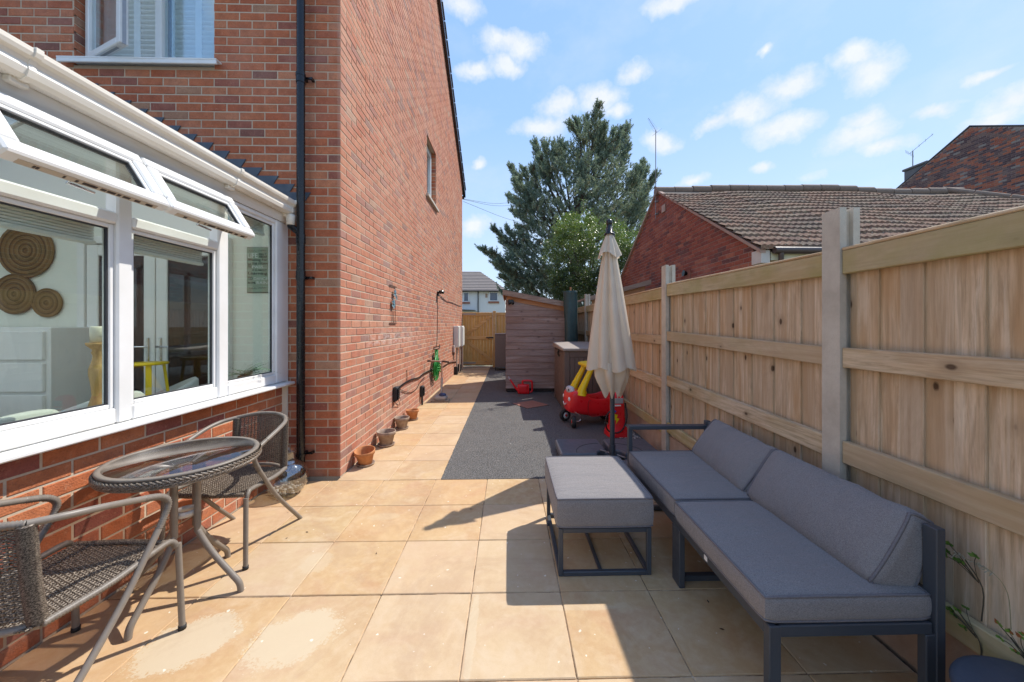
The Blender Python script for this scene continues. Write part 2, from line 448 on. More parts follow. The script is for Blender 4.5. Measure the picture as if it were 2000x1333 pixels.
def wood_fn(c0, c1, c2, axis='z', green=0.0, knot=.8, top=None, gsc=1.0):
    def f(t):
        p = t.pos(); r = t.rand()
        off = t.comb(t.math('MULTIPLY', r, 31.0), t.math('MULTIPLY', r, 17.0), t.math('MULTIPLY', r, 9.0))
        q = t.vmath('ADD', p, off)
        k = {'z': (26, 26, 1.6), 'y': (26, 1.6, 26), 'x': (1.6, 26, 26)}[axis]
        g = t.noise(t.scale(q, k), 1.0 * gsc, 6, .62, .8)
        k2 = tuple(a * 4 for a in k)
        mid = t.noise(t.scale(q, tuple(a * 2.3 for a in k)), 1.0, 4, .7, .6)
        fine = t.noise(t.scale(q, k2), 1.0, 3, .6)
        big = t.noise(t.scale(q, tuple(max(1.2, a * .15) for a in k)), 1.0, 4, .6)
        c = t.cramp(g, [(.3, c0), (.5, c1), (.72, c2)])
        c = t.mix(t.ramp(mid, .47, .60, 0, .45), c, tuple(a * .62 for a in c0))
        c = t.mix(t.ramp(fine, .45, .75, 0, .35), c, tuple(a * .55 for a in c0))
        c = t.mix(t.ramp(big, .42, .62, 0, .75), c, tuple(a * b for a, b in zip(c0, (1.0, .82, .62))))
        c = t.mix(t.ramp(t.noise(t.scale(q, tuple(a * .5 for a in k)), 1.0, 3, .5, 1.5), .50, .62, 0, .5), c, tuple(a * .95 for a in c2))
        c = t.mix(t.ramp(r, .1, .9, 0, .65), c, tuple(a * b for a, b in zip(c1, (.70, .68, .66))))
        c = t.mix(t.ramp(t.noise(t.scale(q, tuple(max(.9, a * .11) for a in k)), 1.0, 6, .75, 1.2), .50, .64, 0, .42), c, tuple(a * b for a, b in zip(c0, (.82, .80, .84))))
        if knot:
            kk = {'z': (0, 1, .62), 'y': (0, .62, 1), 'x': (.62, 0, 1)}[axis]
            v = t.node('ShaderNodeTexVoronoi', feature='F1')
            t.put(v.inputs['Vector'], t.scale(q, kk)); v.inputs['Scale'].default_value = 8.5
            cut = t.ramp(t.sep(v.outputs['Color'])[0], .38, .42)
            d = t.math('ADD', v.outputs['Distance'], t.math('MULTIPLY', t.math('SUBTRACT', fine, .5), .05))
            kn = t.math('MULTIPLY', t.ramp(d, .065, .12, 1, 0), cut)
            ring = t.math('MULTIPLY', t.ramp(d, .10, .30, 1, 0), cut)
            c = t.mix(t.math('MULTIPLY', ring, .45), c, tuple(a * .62 for a in c0))
            c = t.mix(t.math('MULTIPLY', kn, knot), c, (.045, .02, .012))
        if green:
            gn = t.ramp(t.noise(p, 2.6, 6, .7), .42, .66, 0, green)
            c = t.mix(gn, c, (.26, .26, .05))
        return {'c': c, 'n': t.bump(t.math('ADD', g, fine), .35, .003)}
    return f
FENCE = mat('fence_board', wood_fn((.46, .33, .20), (.65, .49, .33), (.77, .64, .48), green=.0, knot=.85), .85, spec=.2)
RAIL = mat('fence_rail', wood_fn((.46, .33, .20), (.62, .48, .32), (.72, .58, .41), 'y', green=.15), .85, spec=.2)
TOPRAIL = mat('fence_top_rail', wood_fn((.45, .36, .20), (.60, .49, .30), (.70, .58, .38), 'y', green=.42), .85, spec=.2)
SHEDW = mat('shed_board', wood_fn((.26, .18, .155), (.40, .30, .26), (.50, .40, .35), 'x', green=.0, knot=.5), .85, spec=.2)
SHEDF = mat('shed_trim', wood_fn((.45, .22, .10), (.56, .30, .15), (.62, .36, .2), 'x'), .8)
SHEDR = mat('shed_roof_edge', wood_fn((.25, .18, .14), (.38, .29, .23), (.48, .39, .32), 'x', knot=.3), .85)
GATEW = mat('gate_timber', wood_fn((.64, .36, .09), (.80, .50, .15), (.86, .58, .20), 'z'), .7)
GATEX = mat('gate_rail', wood_fn((.60, .36, .12), (.76, .50, .20), (.82, .57, .25), 'x', knot=.5), .7)
CONC = mat('post_concrete', lambda t: {'c': t.mix(t.ramp(t.noise(t.pos(), 5, 7, .7), .3, .7), (.42, .37, .30), (.60, .55, .46)), 'n': t.bump(t.noise(t.pos(), 90, 5, .7), .5, .004)}, .9, spec=.2)
PLINTH = mat('gravel_board_concrete', lambda t: {'c': t.mix(t.ramp(t.noise(t.pos(), 4, 7, .7), .3, .7), (.36, .25, .18), (.52, .40, .30)), 'n': t.bump(t.noise(t.pos(), 90, 5, .7), .5, .004)}, .9, spec=.2)
PEBBLE = mat('pebble', lambda t: t.mix(t.ramp(t.rand(), 0, 1), (.06, .06, .065), (.42, .40, .37)) if False else {'c': t.attr('bc')}, .6)
UPVC = mat('white_upvc', lambda t: {'c': t.mix(t.ramp(t.noise(t.pos(), 3, 5, .6), .35, .75, 0, 1), (.80, .80, .79), (.70, .69, .66))}, .28, spec=.5)
GUTTER = mat('cream_gutter', lambda t: {'c': t.mix(t.ramp(t.noise(t.scale(t.pos(), (3, .8, 9)), 2, 5, .6), .4, .75, 0, 1), (.80, .77, .70), (.66, .60, .50))}, .35)
SOFFIT = mat('white_fascia', lambda t: {'c': t.mix(t.ramp(t.noise(t.scale(t.pos(), (1, .4, 5)), 3, 5, .6), .45, .75, 0, 1), (.74, .73, .70), (.60, .54, .45))}, .45)
SEAL = plain('rubber_seal', (.03, .03, .035), .6)
BLACK = plain('black_plastic', (.006, .007, .009), .25)
BLACKM = plain('black_matt', (.02, .02, .022), .7)
CHROME = plain('chrome', (.75, .75, .76), .15, 1.0, .03)
LEAD = mat('lead_flashing', lambda t: {'c': t.mix(t.noise(t.pos(), 16, 5), (.05, .065, .085), (.11, .13, .16))}, .55)
ALU = plain('charcoal_aluminium', (.050, .058, .070), .42, 0.0, .08)
def m_fabric(t):
    p = t.pos(); n = t.noise(p, 520, 2, .6); n2 = t.noise(t.scale(p, (1, 1, 1)), 4, 4)
    wx = t.noise(t.scale(p, (1100, 160, 500)), 1, 2); wy = t.noise(t.scale(p, (160, 1100, 500)), 1, 2)
    k = t.math('ADD', t.math('MULTIPLY', wx, .5), t.math('MULTIPLY', wy, .5))
    c = t.mix(t.ramp(k, .38, .62), (.105, .098, .097), (.285, .268, .26))
    c = t.mix(t.ramp(n, .35, .65, 0, .35), c, (.34, .32, .315))
    c = t.mix(t.ramp(n2, .4, .7, 0, .2), c, (.18, .155, .15))
    wr = t.noise(t.scale(p, (1.5, 7, 3)), 1.8, 3, .5, .8)
    return {'c': c, 'n': t.bump(t.math('ADD', t.math('MULTIPLY', k, .03), t.math('MULTIPLY', wr, 1.0)), .35, .03)}
FABRIC = mat('grey_weave_fabric', m_fabric, .95, spec=.15, sheen=.15)
PIPING = mat('fabric_piping', lambda t: {'c': t.mix(t.noise(t.pos(), 200, 2), (.10, .095, .10), (.22, .205, .215))}, .9, spec=.2)
def m_canvas(t):
    p = t.pos(); n = t.noise(p, 3, 4); f = t.noise(p, 300, 2)
    return {'c': t.mix(t.ramp(n, .3, .7), (.72, .62, .49), (.80, .71, .58)), 'n': t.bump(t.math('ADD', f, t.math('MULTIPLY', t.noise(t.scale(p, (9, 9, 2)), 1, 4), 3)), .2, .006)}
CANVAS = mat('cream_canvas', m_canvas, .9, spec=.1)
b = CANVAS.node_tree.nodes['Principled BSDF']
def add_translucent(m, c, f):
    t = NT(m.node_tree); b = t.n['Principled BSDF']; o = t.n['Material Output']
    tr = t.node('ShaderNodeBsdfTranslucent'); t.put(tr.inputs[0], c)
    mx = t.node('ShaderNodeMixShader'); mx.inputs[0].default_value = f
    t.l.new(b.outputs[0], mx.inputs[1]); t.l.new(tr.outputs[0], mx.inputs[2]); t.l.new(mx.outputs[0], o.inputs[0])
add_translucent(CANVAS, (.75, .66, .54), .35)
TUBE = mat('taupe_tube', lambda t: {'c': t.mix(t.noise(t.pos(), 30, 5), (.17, .145, .12), (.25, .215, .18))}, .42, spec=.4)
WRAP = mat('wrapped_tube', lambda t: {'c': t.mix(t.noise(t.pos(), 60, 4), (.11, .09, .072), (.27, .235, .20))}, .45, spec=.4)
WICK = mat('dark_wicker', lambda t: {'c': t.cramp(t.noise(t.pos(), 230, 4, .7), [(.36, (.022, .016, .012)), (.48, (.11, .085, .065)), (.60, (.33, .27, .21))])}, .4, spec=.4)
def glass(name, tint, ior=1.5, rough=0.0, gl=(1, 1, 1), bias=0.0):
    m = bpy.data.materials.new(name); m.use_nodes = True; t = NT(m.node_tree); t.n.remove(t.n['Principled BSDF'])
    o = t.n['Material Output']
    tr = t.node('ShaderNodeBsdfTransparent'); t.put(tr.inputs[0], tint)
    g = t.node('ShaderNodeBsdfGlossy'); g.inputs['Roughness'].default_value = rough; t.put(g.inputs[0], gl)
    ge = t.node('ShaderNodeNewGeometry'); f0 = ((ior - 1) / (ior + 1)) ** 2
    cs = t.math('ABSOLUTE', t.vmath('DOT_PRODUCT', ge.outputs['Normal'], ge.outputs['Incoming']))
    fr = t.math('ADD', t.math('MULTIPLY', t.math('POWER', t.math('SUBTRACT', 1.0, cs, clamp=True), 5.0), 1 - f0), f0)
    mx = t.node('ShaderNodeMixShader')
    t.put(mx.inputs[0], t.math('ADD', fr, bias, clamp=True))
    t.l.new(tr.outputs[0], mx.inputs[1]); t.l.new(g.outputs[0], mx.inputs[2]); t.l.new(mx.outputs[0], o.inputs[0])
    return m
GLASS = glass('window_glass', (.92, .96, .92), 1.55, bias=.045)
GLASS_UP = glass('upper_window_glass', (.88, .95, .98), 1.8, bias=.09)
GLASS_TABLE = glass('smoked_table_glass', (.66, .60, .56), 1.6, bias=.10)
GLASS_DARK = glass('dark_door_glass', (.35, .38, .38), 1.5, bias=.02)
GLASS_VASE = glass('grey_bottle_glass', (.80, .82, .82), 1.5, .01, bias=.11)
TERRA = mat('terracotta', lambda t: {'c': t.mix(t.ramp(t.noise(t.pos(), 20, 5), .3, .7), (.42, .16, .06), (.58, .27, .12))}, .85, spec=.2)
TERRAW = mat('weathered_terracotta', lambda t: {'c': t.mix(t.ramp(t.noise(t.pos(), 20, 5), .3, .7), (.26, .18, .13), (.42, .33, .26))}, .9, spec=.15)
def m_plastic(n, c, r=.35):
    return plain(n, c, r, 0, .06, 9)
REDP = m_plastic('red_plastic', (.72, .012, .018), .32); YELP = m_plastic('yellow_plastic', (.80, .56, .005), .35)
BLUP = m_plastic('blue_plastic', (.01, .06, .5)); WHIP = m_plastic('white_plastic', (.75, .75, .73)); GRYP = m_plastic('grey_plastic', (.34, .33, .33))
BROWNP = plain('brown_resin', (.135, .098, .080), .5, 0, .15, 7, bump=.3)
BROWNP2 = plain('taupe_resin_lid', (.30, .26, .225), .6, 0, .12, 6, bump=.3)
BASEP = plain('charcoal_base_plastic', (.10, .11, .13), .38, 0, .15, 8)
RUBBER = plain('rubber', (.018, .018, .018), .65)
TARP = mat('dark_green_cover', lambda t: {'c': t.mix(t.noise(t.pos(), 12, 5), (.012, .035, .038), (.03, .075, .075)), 'n': t.bump(t.noise(t.scale(t.pos(), (20, 20, 4)), 1, 4), .8, .02)}, .5)
HOSE = plain('green_hose', (.03, .30, .05), .4)
PLASTER = mat('sage_plaster', lambda t: {'c': t.mix(t.noise(t.pos(), 2, 4), (.72, .73, .64), (.78, .79, .70))}, .85)
WHITEIN = plain('white_interior_paint', (.74, .74, .71), .5, 0, .04)
ALU.node_tree  # keep

def m_farbrick(t):
    x, y, z = t.sep(t.pos()); b = t.node('ShaderNodeTexBrick')
    t.put(b.inputs['Vector'], t.comb(t.math('ADD', x, y), z, 0.0)); b.inputs['Scale'].default_value = 1.0
    b.inputs['Brick Width'].default_value = .225; b.inputs['Row Height'].default_value = .075; b.inputs['Mortar Size'].default_value = .006
    t.put(b.inputs['Color1'], (.30, .11, .075)); t.put(b.inputs['Color2'], (.15, .075, .065)); t.put(b.inputs['Mortar'], (.34, .27, .22))
    return {'c': t.mix(t.ramp(t.noise(t.pos(), 3, 5), .3, .7, 0, .4), b.outputs['Color'], (.14, .09, .08))}
FARBRICK = mat('far_brickwork', m_farbrick, .9, spec=.2)
# ------------------------------------------------------------------ brick walls
PAL_NEW = [((.45, .140, .066), 7), ((.47, .160, .078), 6), ((.42, .120, .058), 4), ((.49, .19, .10), 3), ((.32, .11, .075), 1.6), ((.25, .105, .08), .8), ((.40, .21, .13), .8)]
PAL_WARM = [((.44, .14, .06), 7), ((.47, .165, .075), 6), ((.39, .115, .06), 3), ((.33, .095, .06), 1.3), ((.28, .09, .07), .6)]
PAL_OLD = [((.27, .075, .05), 6), ((.31, .095, .06), 5), ((.22, .065, .05), 4), ((.15, .06, .055), 2), ((.36, .13, .08), 2)]
PAL_FAR = [((.10, .06, .065), 5), ((.14, .085, .085), 4), ((.40, .13, .07), 4), ((.34, .10, .06), 3), ((.20, .12, .10), 3), ((.28, .24, .21), 1)]
def pick(pal, r):
    s_ = sum(w_ for _, w_ in pal); x = r.random() * s_
    for i, (c, w_) in enumerate(pal):
        x -= w_
        if x <= 0: return i
    return 0
COURSE, BL = .075, .225
def brick_box(du, axis, ns, col, j=0.0):
    """front on the wall plane (j proud), depth inward; centred on u, z"""
    m = MB(); h = .0325; d = .022; c = .0035; u = du / 2
    def P(a, dep, z): return (a, -ns * dep if ns * dep else 0, z) if axis == 'x' else (-ns * dep, a, z)
    f = [P(-u + c, -j, -h + c), P(u - c, -j, -h + c), P(u - c, -j, h - c), P(-u + c, -j, h - c)]
    g = [P(-u, c, -h), P(u, c, -h), P(u, c, h), P(-u, c, h)]
    k = [P(-u, d, -h), P(u, d, -h), P(u, d, h), P(-u, d, h)]
    fs = [(0, 1, 2, 3)] + [(4 + i, 4 + (i + 1) % 4, (i + 1) % 4, i) for i in range(4)] + [(8 + i, 8 + (i + 1) % 4, 4 + (i + 1) % 4, 4 + i) for i in range(4)]
    if (axis == 'x') == (ns > 0): fs = [q[::-1] for q in fs]
    m.add(f + g + k, fs, False, col)
    return m
BRICKS = []
def lay(wall, axis, plane, ns, u0, u1, z0, z1, keep, pal, parity=0, start_right=False, budget_key='house'):
    """collect brick records on a wall; keep(ua, ub, zmid) -> list of (ua, ub) kept spans"""
    r = random.Random(int(plane * 1000) + 11)
    n = int(round((z1 - z0) / COURSE)); patch = random.Random(9)
    for i in range(n):
        zc = z0 + (i + .5) * COURSE
        first = BL if (i + parity) % 2 == 0 else BL / 2
        a = 0.0; w_ = u1 - u0; spans = []
        while a < w_ - .02:
            b_ = min(w_, a + (first if a == 0 else BL)); spans.append((a, b_)); a = b_
        for (a, b_) in spans:
            ua, ub = (u1 - b_, u1 - a) if start_right else (u0 + a, u0 + b_)
            ga = .005 if True else 0
            lo = ua + (.005 if ua > u0 + 1e-6 else .0); hi = ub - (.005 if ub < u1 - 1e-6 else .0)
            for (la, lb) in keep(lo, hi, zc):
                if lb - la < .025: continue
                BRICKS.append(dict(wall=wall, axis=axis, plane=plane, ns=ns, u=(la + lb) / 2, du=lb - la, z=zc, c=pick(pal, r), pal=pal, key=budget_key, j=r.choice((0, .0008, -.0008, .0015))))
def rect_holes(holes):
    def k(a, b_, z):
        out = [(a, b_)]
        for (h0, h1, z0, z1) in holes:
            if z0 < z < z1:
                nx = []
                for (p, q) in out:
                    if q <= h0 or p >= h1: nx.append((p, q)); continue
                    if p < h0: nx.append((p, h0))
                    if q > h1: nx.append((h1, q))
                out = nx
        return out
    return k
def finish_bricks():
    ca, sa = math.cos(YAW), math.sin(YAW)
    groups = {}
    for b_ in BRICKS:
        p = (b_['u'], b_['plane']) if b_['axis'] == 'x' else (b_['plane'], b_['u'])
        yc = p[0] * sa + p[1] * ca; xc = p[0] * ca - p[1] * sa
        vis = yc > .25
        if vis:
            px = 1010 + FPX * xc / yc; py = 636 - FPX * (b_['z'] - H) / yc
            vis = -20 < px < 2020 and -20 < py < 1353
            fs_ = b_['ns'] * (-(p[1] if b_['axis'] == 'x' else p[0])) > 0
            vis = vis and fs_
        if vis:
            area = b_['du'] * FPX / yc * (1 if b_['axis'] == 'x' else abs(p[0] / yc)) * .065 * FPX / yc
        else: area = 0
        if b_.get('hid'): area = 0
        b_['area'] = area
        groups.setdefault(b_['key'], []).append(b_)
    cache = {}
    for key, bs in groups.items():
        bs.sort(key=lambda q: -q['area'])
        ind = [q for q in bs[:300] if q['area'] > 0]; rest = bs[len(ind):]
        for q in ind:
            kk = (round(q['du'], 3), q['axis'], q['ns'], q['c'], id(q['pal']))
            if kk not in cache:
                m = brick_box(kk[0], q['axis'], q['ns'], q['pal'][q['c']][0])
                tmp = m.build('brick', BRICK); cache[kk] = tmp.data; bpy.data.objects.remove(tmp)
            loc = (q['u'], q['plane'] + q['ns'] * q['j'], q['z']) if q['axis'] == 'x' else (q['plane'] + q['ns'] * q['j'], q['u'], q['z'])
            single('brick', cache[kk], q['wall'], loc)
        byw = {}
        for q in rest: byw.setdefault(q['wall'].name, []).append(q)
        for wn, qs in byw.items():
            M_ = MB(); w_ = qs[0]['wall']
            for q in qs:
                c = q['pal'][q['c']][0]
                m = brick_box(q['du'], q['axis'], q['ns'], c)
                o = (q['u'], q['plane'] + q['ns'] * q['j'], q['z']) if q['axis'] == 'x' else (q['plane'] + q['ns'] * q['j'], q['u'], q['z'])
                M_.add([(a[0] + o[0], a[1] + o[1], a[2] + o[2]) for a in m.v], m.f, False, c)
            tag(M_.build('brickwork', BRICK, w_), kind='stuff')
def wall_mesh(name, axis, plane, ns, th, u0, u1, z0, z1, holes, m, parent):
    """mortar-coloured wall body 5 mm behind the brick faces, with openings"""
    M_ = MB(); us = sorted({u0, u1, *[h for q in holes for h in q[:2] if u0 < h < u1]})
    zs = sorted({z0, z1, *[h for q in holes for h in q[2:] if z0 < h < z1]})
    f = plane - ns * .0035; bk = plane - ns * th
    for i in range(len(us) - 1):
        for j in range(len(zs) - 1):
            uc, zc = (us[i] + us[i + 1]) / 2, (zs[j] + zs[j + 1]) / 2
            if any(q[0] < uc < q[1] and q[2] < zc < q[3] for q in holes): continue
            if axis == 'x': M_.box(us[i], us[i + 1], f, bk, zs[j], zs[j + 1])
            else: M_.box(f, bk, us[i], us[i + 1], zs[j], zs[j + 1])
    return M_.build(name, m, parent)

# ================================================================== SETTING
tag(MB().add([(-300, -300, -.06), (300, -300, -.06), (300, 600, -.06), (-300, 600, -.06)], [(0, 1, 2, 3)]).build(
    'ground', mat('bare_ground', lambda t: {'c': t.mix(t.noise(t.pos(), .5, 6), (.10, .12, .05), (.22, .19, .13))}, .95)), kind='structure')
patio = tag(MB().box(-2.03, 1.615, -1.2, 3.232, -.055, -.006).box(-1.528, -.607, 3.232, 11.86, -.055, -.006).build('patio', JOINT), kind='structure')
meshes = {}
def slab(x0, x1, y0, y1):
    k = (round(x1 - x0, 3), round(y1 - y0, 3))
    if k not in meshes:
        o = MB().box(-k[0] / 2, k[0] / 2, -k[1] / 2, k[1] / 2, -.03, 0, .0035).build('paving_slab', SLAB); meshes[k] = o.data; bpy.data.objects.remove(o)
    o = single('paving_slab', meshes[k], patio, ((x0 + x1) / 2, (y0 + y1) / 2, random.uniform(-.0012, .0012)))
    o.rotation_euler = (random.uniform(-.0012, .0012), random.uniform(-.0012, .0012), random.uniform(-.002, .002))
P = .4577; G = .0021
for j in range(-2, 8):
    y1 = 3.235 - P * j if j > 0 else 3.235
    if j < 0: continue
    ya, yb = 3.235 - .4587 * (j + 1), 3.235 - .4587 * j
    for i in range(-4, 5):
        xa, xb = -.193 + P * i, -.193 + P * (i + 1)
        xb = min(xb, 1.613); xa = max(xa, -2.028)
        if xb - xa > .05: slab(xa + G, xb - G, ya + G + (.003 if j == 2 else 0), yb - G)
for j in range(0, 19):
    ya, yb = 3.235 + .4587 * j, 3.235 + .4587 * (j + 1); yb = min(yb, 11.84)
    if yb - ya < .05: continue
    for xa, xb in ((-1.526, -1.068), (-1.068, -.610)): slab(xa + G, xb - G, ya + G, yb - G)
tag(MB().box(-.605, 1.66, 3.237, 11.9, -.05, -.003).build('tarmac', TARMAC), kind='structure')

rt_ = random.Random(3); ed = MB()
n_ = 330; pa = [(-.602 - rt_.uniform(.0, .010), 3.24 + 8.6 * i / n_, .0012) for i in range(n_ + 1)]; pb = [(-.585, p[1], -.002) for p in pa]
ed.add(pa + pb, [(i, i + 1, n_ + 2 + i, n_ + 1 + i) for i in range(n_)])
n_ = 120; pa = [(-.60 + 2.2 * i / n_, 3.240 - rt_.uniform(.0, .010), .0012) for i in range(n_ + 1)]; pb = [(p[0], 3.258, -.002) for p in pa]
ed.add(pa + pb, [(i, n_ + 1 + i, n_ + 2 + i, i + 1) for i in range(n_)])
tag(ed.build('tarmac_edge', TARMAC), kind='structure')
def pebbles(name, box_, n, s0, s1, cols, label, parent=None):
    M_ = MB(); r = random.Random(4)
    for _ in range(n):
        x = r.uniform(box_[0], box_[1]); y = r.uniform(box_[2], box_[3]); s_ = r.uniform(s0, s1)
        c = r.choice(cols); m = MB().ball((0, 0, 0), s_, s_ * r.uniform(.6, 1), s_ * .5, 6, 4)
        M_.add([(a * math.cos(q) - b_ * math.sin(q) + x, a * math.sin(q) + b_ * math.cos(q) + y, c_ + s_ * .2 + box_[4]) for q in [r.uniform(0, 3)] for a, b_, c_ in m.v], m.f, True, c)
    return tag(M_.build(name, PEBBLE, parent), kind='stuff')
MB_soil = tag(MB().box(1.617, 1.70, -1.2, 3.237, -.05, -.028).build('soil_strip', plain('soil', (.03, .027, .022), .95)), kind='structure')
tag(pebbles('pebbles', (1.622, 1.69, .8, 3.2, -.030), 900, .006, .017, [(.03, .03, .033), (.06, .06, .065), (.12, .12, .125), (.2, .19, .18), (.35, .33, .3)], ''), label='dark pebbles filling the gap between paving and fence')
tag(pebbles('gravel', (1.36, 1.61, 3.75, 5.1, -.004), 900, .006, .013, [(.45, .38, .32), (.55, .48, .42), (.30, .25, .22), (.62, .58, .52)], ''), label='pale gravel scattered on the tarmac by the fence')

# ================================================================== HOUSE
house = thing('brick_house', 'two storey red brick house whose long side wall runs down to the gate', 'house', (-1.528, 3.31, 0))
X0, Y0, Y1 = -1.528, 3.31, 11.85
EAVE = 5.73; SL = .593; YA = (3.0 + 12.15) / 2
def roof_z(y): return EAVE + (min(y - 3.0, 12.15 - y)) * SL
side_h = [(6.76, 7.62, 3.84, 4.98)]
front_h = [(-3.885, -2.655, 3.70, 4.90)]
w_side = wall_mesh('wall', 'y', X0, 1, .28, Y0 + .005, Y1, -.05, 5.7, side_h, MORTAR, house)
gm = MB().prism([(Y0 + .005, 5.7), (Y1, 5.7), (Y1, roof_z(Y1) + .02), (YA, roof_z(YA) + .02), (Y0 + .005, roof_z(Y0) + .02)], 'x', X0 - .28, X0 - .005)
gm.build('gable', MORTAR, house)
w_front = wall_mesh('wall', 'x', Y0, -1, .28, -9.0, X0 - .285, -.05, 5.7, front_h, MORTAR, house)
MB().box(X0 - .285, X0 - .005, Y0 + .005, Y0 + .0051, -.05, 5.7)  # (corner closed by the side wall body)
MB().box(-9, X0 - .3, Y1 - .28, Y1 - .01, -.05, 5.7).box(-9, -8.7, Y0 + .3, Y1 - .3, -.05, 5.7).build('rear_wall', FARBRICK, house)
hk = rect_holes(side_h)
def keep_side(a, b_, z):
    out = []
    for (p, q) in hk(a, b_, z):
        if z > 5.75:
            m_ = (z - EAVE) / SL; p = max(p, 3.0 + m_ + .02); q = min(q, 12.15 - m_ - .02)
        if q - p > .02: out.append((p, q))
    return out
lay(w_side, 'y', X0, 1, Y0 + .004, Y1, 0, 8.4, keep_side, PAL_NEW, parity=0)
fk = rect_holes(front_h)
def keep_front(a, b_, z):
    if z < 2.35: 
        a = max(a, -2.045)
    elif z < 3.4: a = max(a, -2.2 - (z - 2.35) * 1.9 - .4)
    return fk(a, b_, z) if b_ - a > .02 else []
lay(w_front, 'x', Y0, -1, -8.98, X0 - .002, 0, 5.7, keep_front, PAL_NEW, parity=1, start_right=True)
# reveal of the upper window (left side faces the camera)
rv = MB()
for i in range(int(1.2 / .075)):
    z = 3.7375 + i * .075
    m = brick_box(.10, 'y', 1, PAL_NEW[pick(PAL_NEW, random)][0])
    rv.add([(a[0] - 3.885 + .006, a[1] + 3.31 + .055, a[2] + z) for a in m.v], m.f, False, PAL_NEW[pick(PAL_NEW, random)][0])
for i in range(int(1.2 / .075)):      # far reveal of the side window, facing the camera
    z = 3.8625 + i * .075
    c = PAL_NEW[pick(PAL_NEW, random)][0]
    m = brick_box(.10, 'x', -1, c)
    rv.add([(a[0] + X0 - .055, a[1] + 7.62 - .006, a[2] + z) for a in m.v], m.f, False, c)
tag(rv.build('reveal_brickwork', BRICK, house), kind='stuff')
# roof
rf = MB(); XR0, XR1 = -9.2, -1.49
for (ya, yb) in ((3.0, YA), (12.15, YA)):
    za, zb = roof_z(3.0), roof_z(YA)
    rf.add([(XR0, ya, za + .02), (XR1, ya, za + .02), (XR1, yb, zb + .02), (XR0, yb, zb + .02), (XR0, ya, za + .14), (XR1, ya, za + .14), (XR1, yb, zb + .14), (XR0, yb, zb + .14)],
           [(0, 1, 2, 3), (4, 5, 6, 7), (0, 1, 5, 4), (1, 2, 6, 5), (2, 3, 7, 6), (3, 0, 4, 7)])
ROOFT = plain('grey_roof_tile', (.085, .08, .08), .8, 0, .3, 5)
roof = rf.build('roof', ROOFT, house)
vg = MB()
for (ya, yb) in ((2.98, YA), (12.17, YA)):
    za, zb = roof_z(3.0), roof_z(YA)
    vg.add([(XR1 - .05, ya, za - .06), (XR1 + .035, ya, za - .06), (XR1 + .035, yb, zb - .06), (XR1 - .05, yb, zb - .06),
            (XR1 - .05, ya, za + .17), (XR1 + .035, ya, za + .17), (XR1 + .035, yb, zb + .17), (XR1 - .05, yb, zb + .17)],
           [(0, 1, 2, 3), (4, 5, 6, 7), (0, 1, 5, 4), (1, 2, 6, 5), (2, 3, 7, 6), (3, 0, 4, 7)])
vg.build('bargeboard', BLACK, roof)
vc = MB(); nT = 15
for s_ in (0, 1):
    for i in range(nT):
        f0, f1 = i / nT, (i + 1) / nT - .003
        ya, yb = (3.0 + (YA - 3.0) * f0, 3.0 + (YA - 3.0) * f1) if s_ == 0 else (12.15 - (12.15 - YA) * f0, 12.15 - (12.15 - YA) * f1)
        za, zb = roof_z(ya), roof_z(yb)
        vc.bar((XR1 + .005, ya, za + .182), (XR1 + .005, yb, zb + .172), .10, .03, .006)
vc.build('verge_cap', ROOFT, roof)
MB().tube([(-9, 3.0, 5.66), (-1.5, 3.0, 5.66)], .055, 10).tube([(-9, 12.15, 5.66), (-1.5, 12.15, 5.66)], .055, 10).build('eaves_gutter', BLACK, roof)
# --- side window
sw = MB(); xf_ = X0 - .10
sw.box(xf_, xf_ - .06, 6.76, 6.82, 3.845, 4.975, .006).box(xf_, xf_ - .06, 7.56, 7.62, 3.845, 4.975, .006)
sw.box(xf_, xf_ - .06, 6.82, 7.56, 3.845, 3.89, .006).box(xf_, xf_ - .06, 6.82, 7.56, 4.915, 4.975, .006)
sw.box(xf_ + .012, xf_ - .02, 6.83, 6.87, 3.90, 4.88, .004).box(xf_ + .012, xf_ - .02, 7.51, 7.55, 3.90, 4.88, .004).box(xf_ + .012, xf_ - .02, 6.87, 7.51, 3.90, 3.94, .004).box(xf_ + .012, xf_ - .02, 6.87, 7.51, 4.84, 4.88, .004)
swo = sw.build('window', UPVC, house)
MB().box(xf_ - .02, xf_ - .03, 6.87, 7.51, 3.94, 4.84).build('pane', GLASS_UP, swo)
MB().box(xf_ - .16, xf_ - .17, 6.75, 7.57, 3.85, 4.94).build('blind', plain('grey_blind', (.42, .43, .42), .8), swo)
MB().box(X0 - .10, X0 + .05, 6.69, 7.69, 3.765, 3.82, .006).build('sill', plain('stone_sill', (.48, .43, .36), .8), swo)
# --- front upper window with open casement and shutters
fw = MB(); yf = 3.41
def fr(M_, x0, x1, z0, z1, wd, y0, y1, b=.005):
    M_.box(x0, x0 + wd, y0, y1, z0, z1, b).box(x1 - wd, x1, y0, y1, z0, z1, b).box(x0 + wd, x1 - wd, y0, y1, z0, z0 + wd, b).box(x0 + wd, x1 - wd, y0, y1, z1 - wd, z1, b)
fr(fw, -3.882, -2.658, 3.745, 4.90, .055, yf, yf + .065)
fw.box(-3.268, -3.208, yf - .004, yf + .065, 3.80, 4.845, .005)
fwo = fw.build('window', UPVC, house)
MB().box(-3.208, -2.713, yf + .03, yf + .04, 3.80, 4.845).build('pane', GLASS_UP, fwo)
MB().box(-3.96, -2.585, 3.245, 3.41, 3.722, 3.735, .002).box(-3.96, -2.585, 3.245, 3.262, 3.685, 3.722, .004).build('sill', UPVC, fwo)
sh = MB()
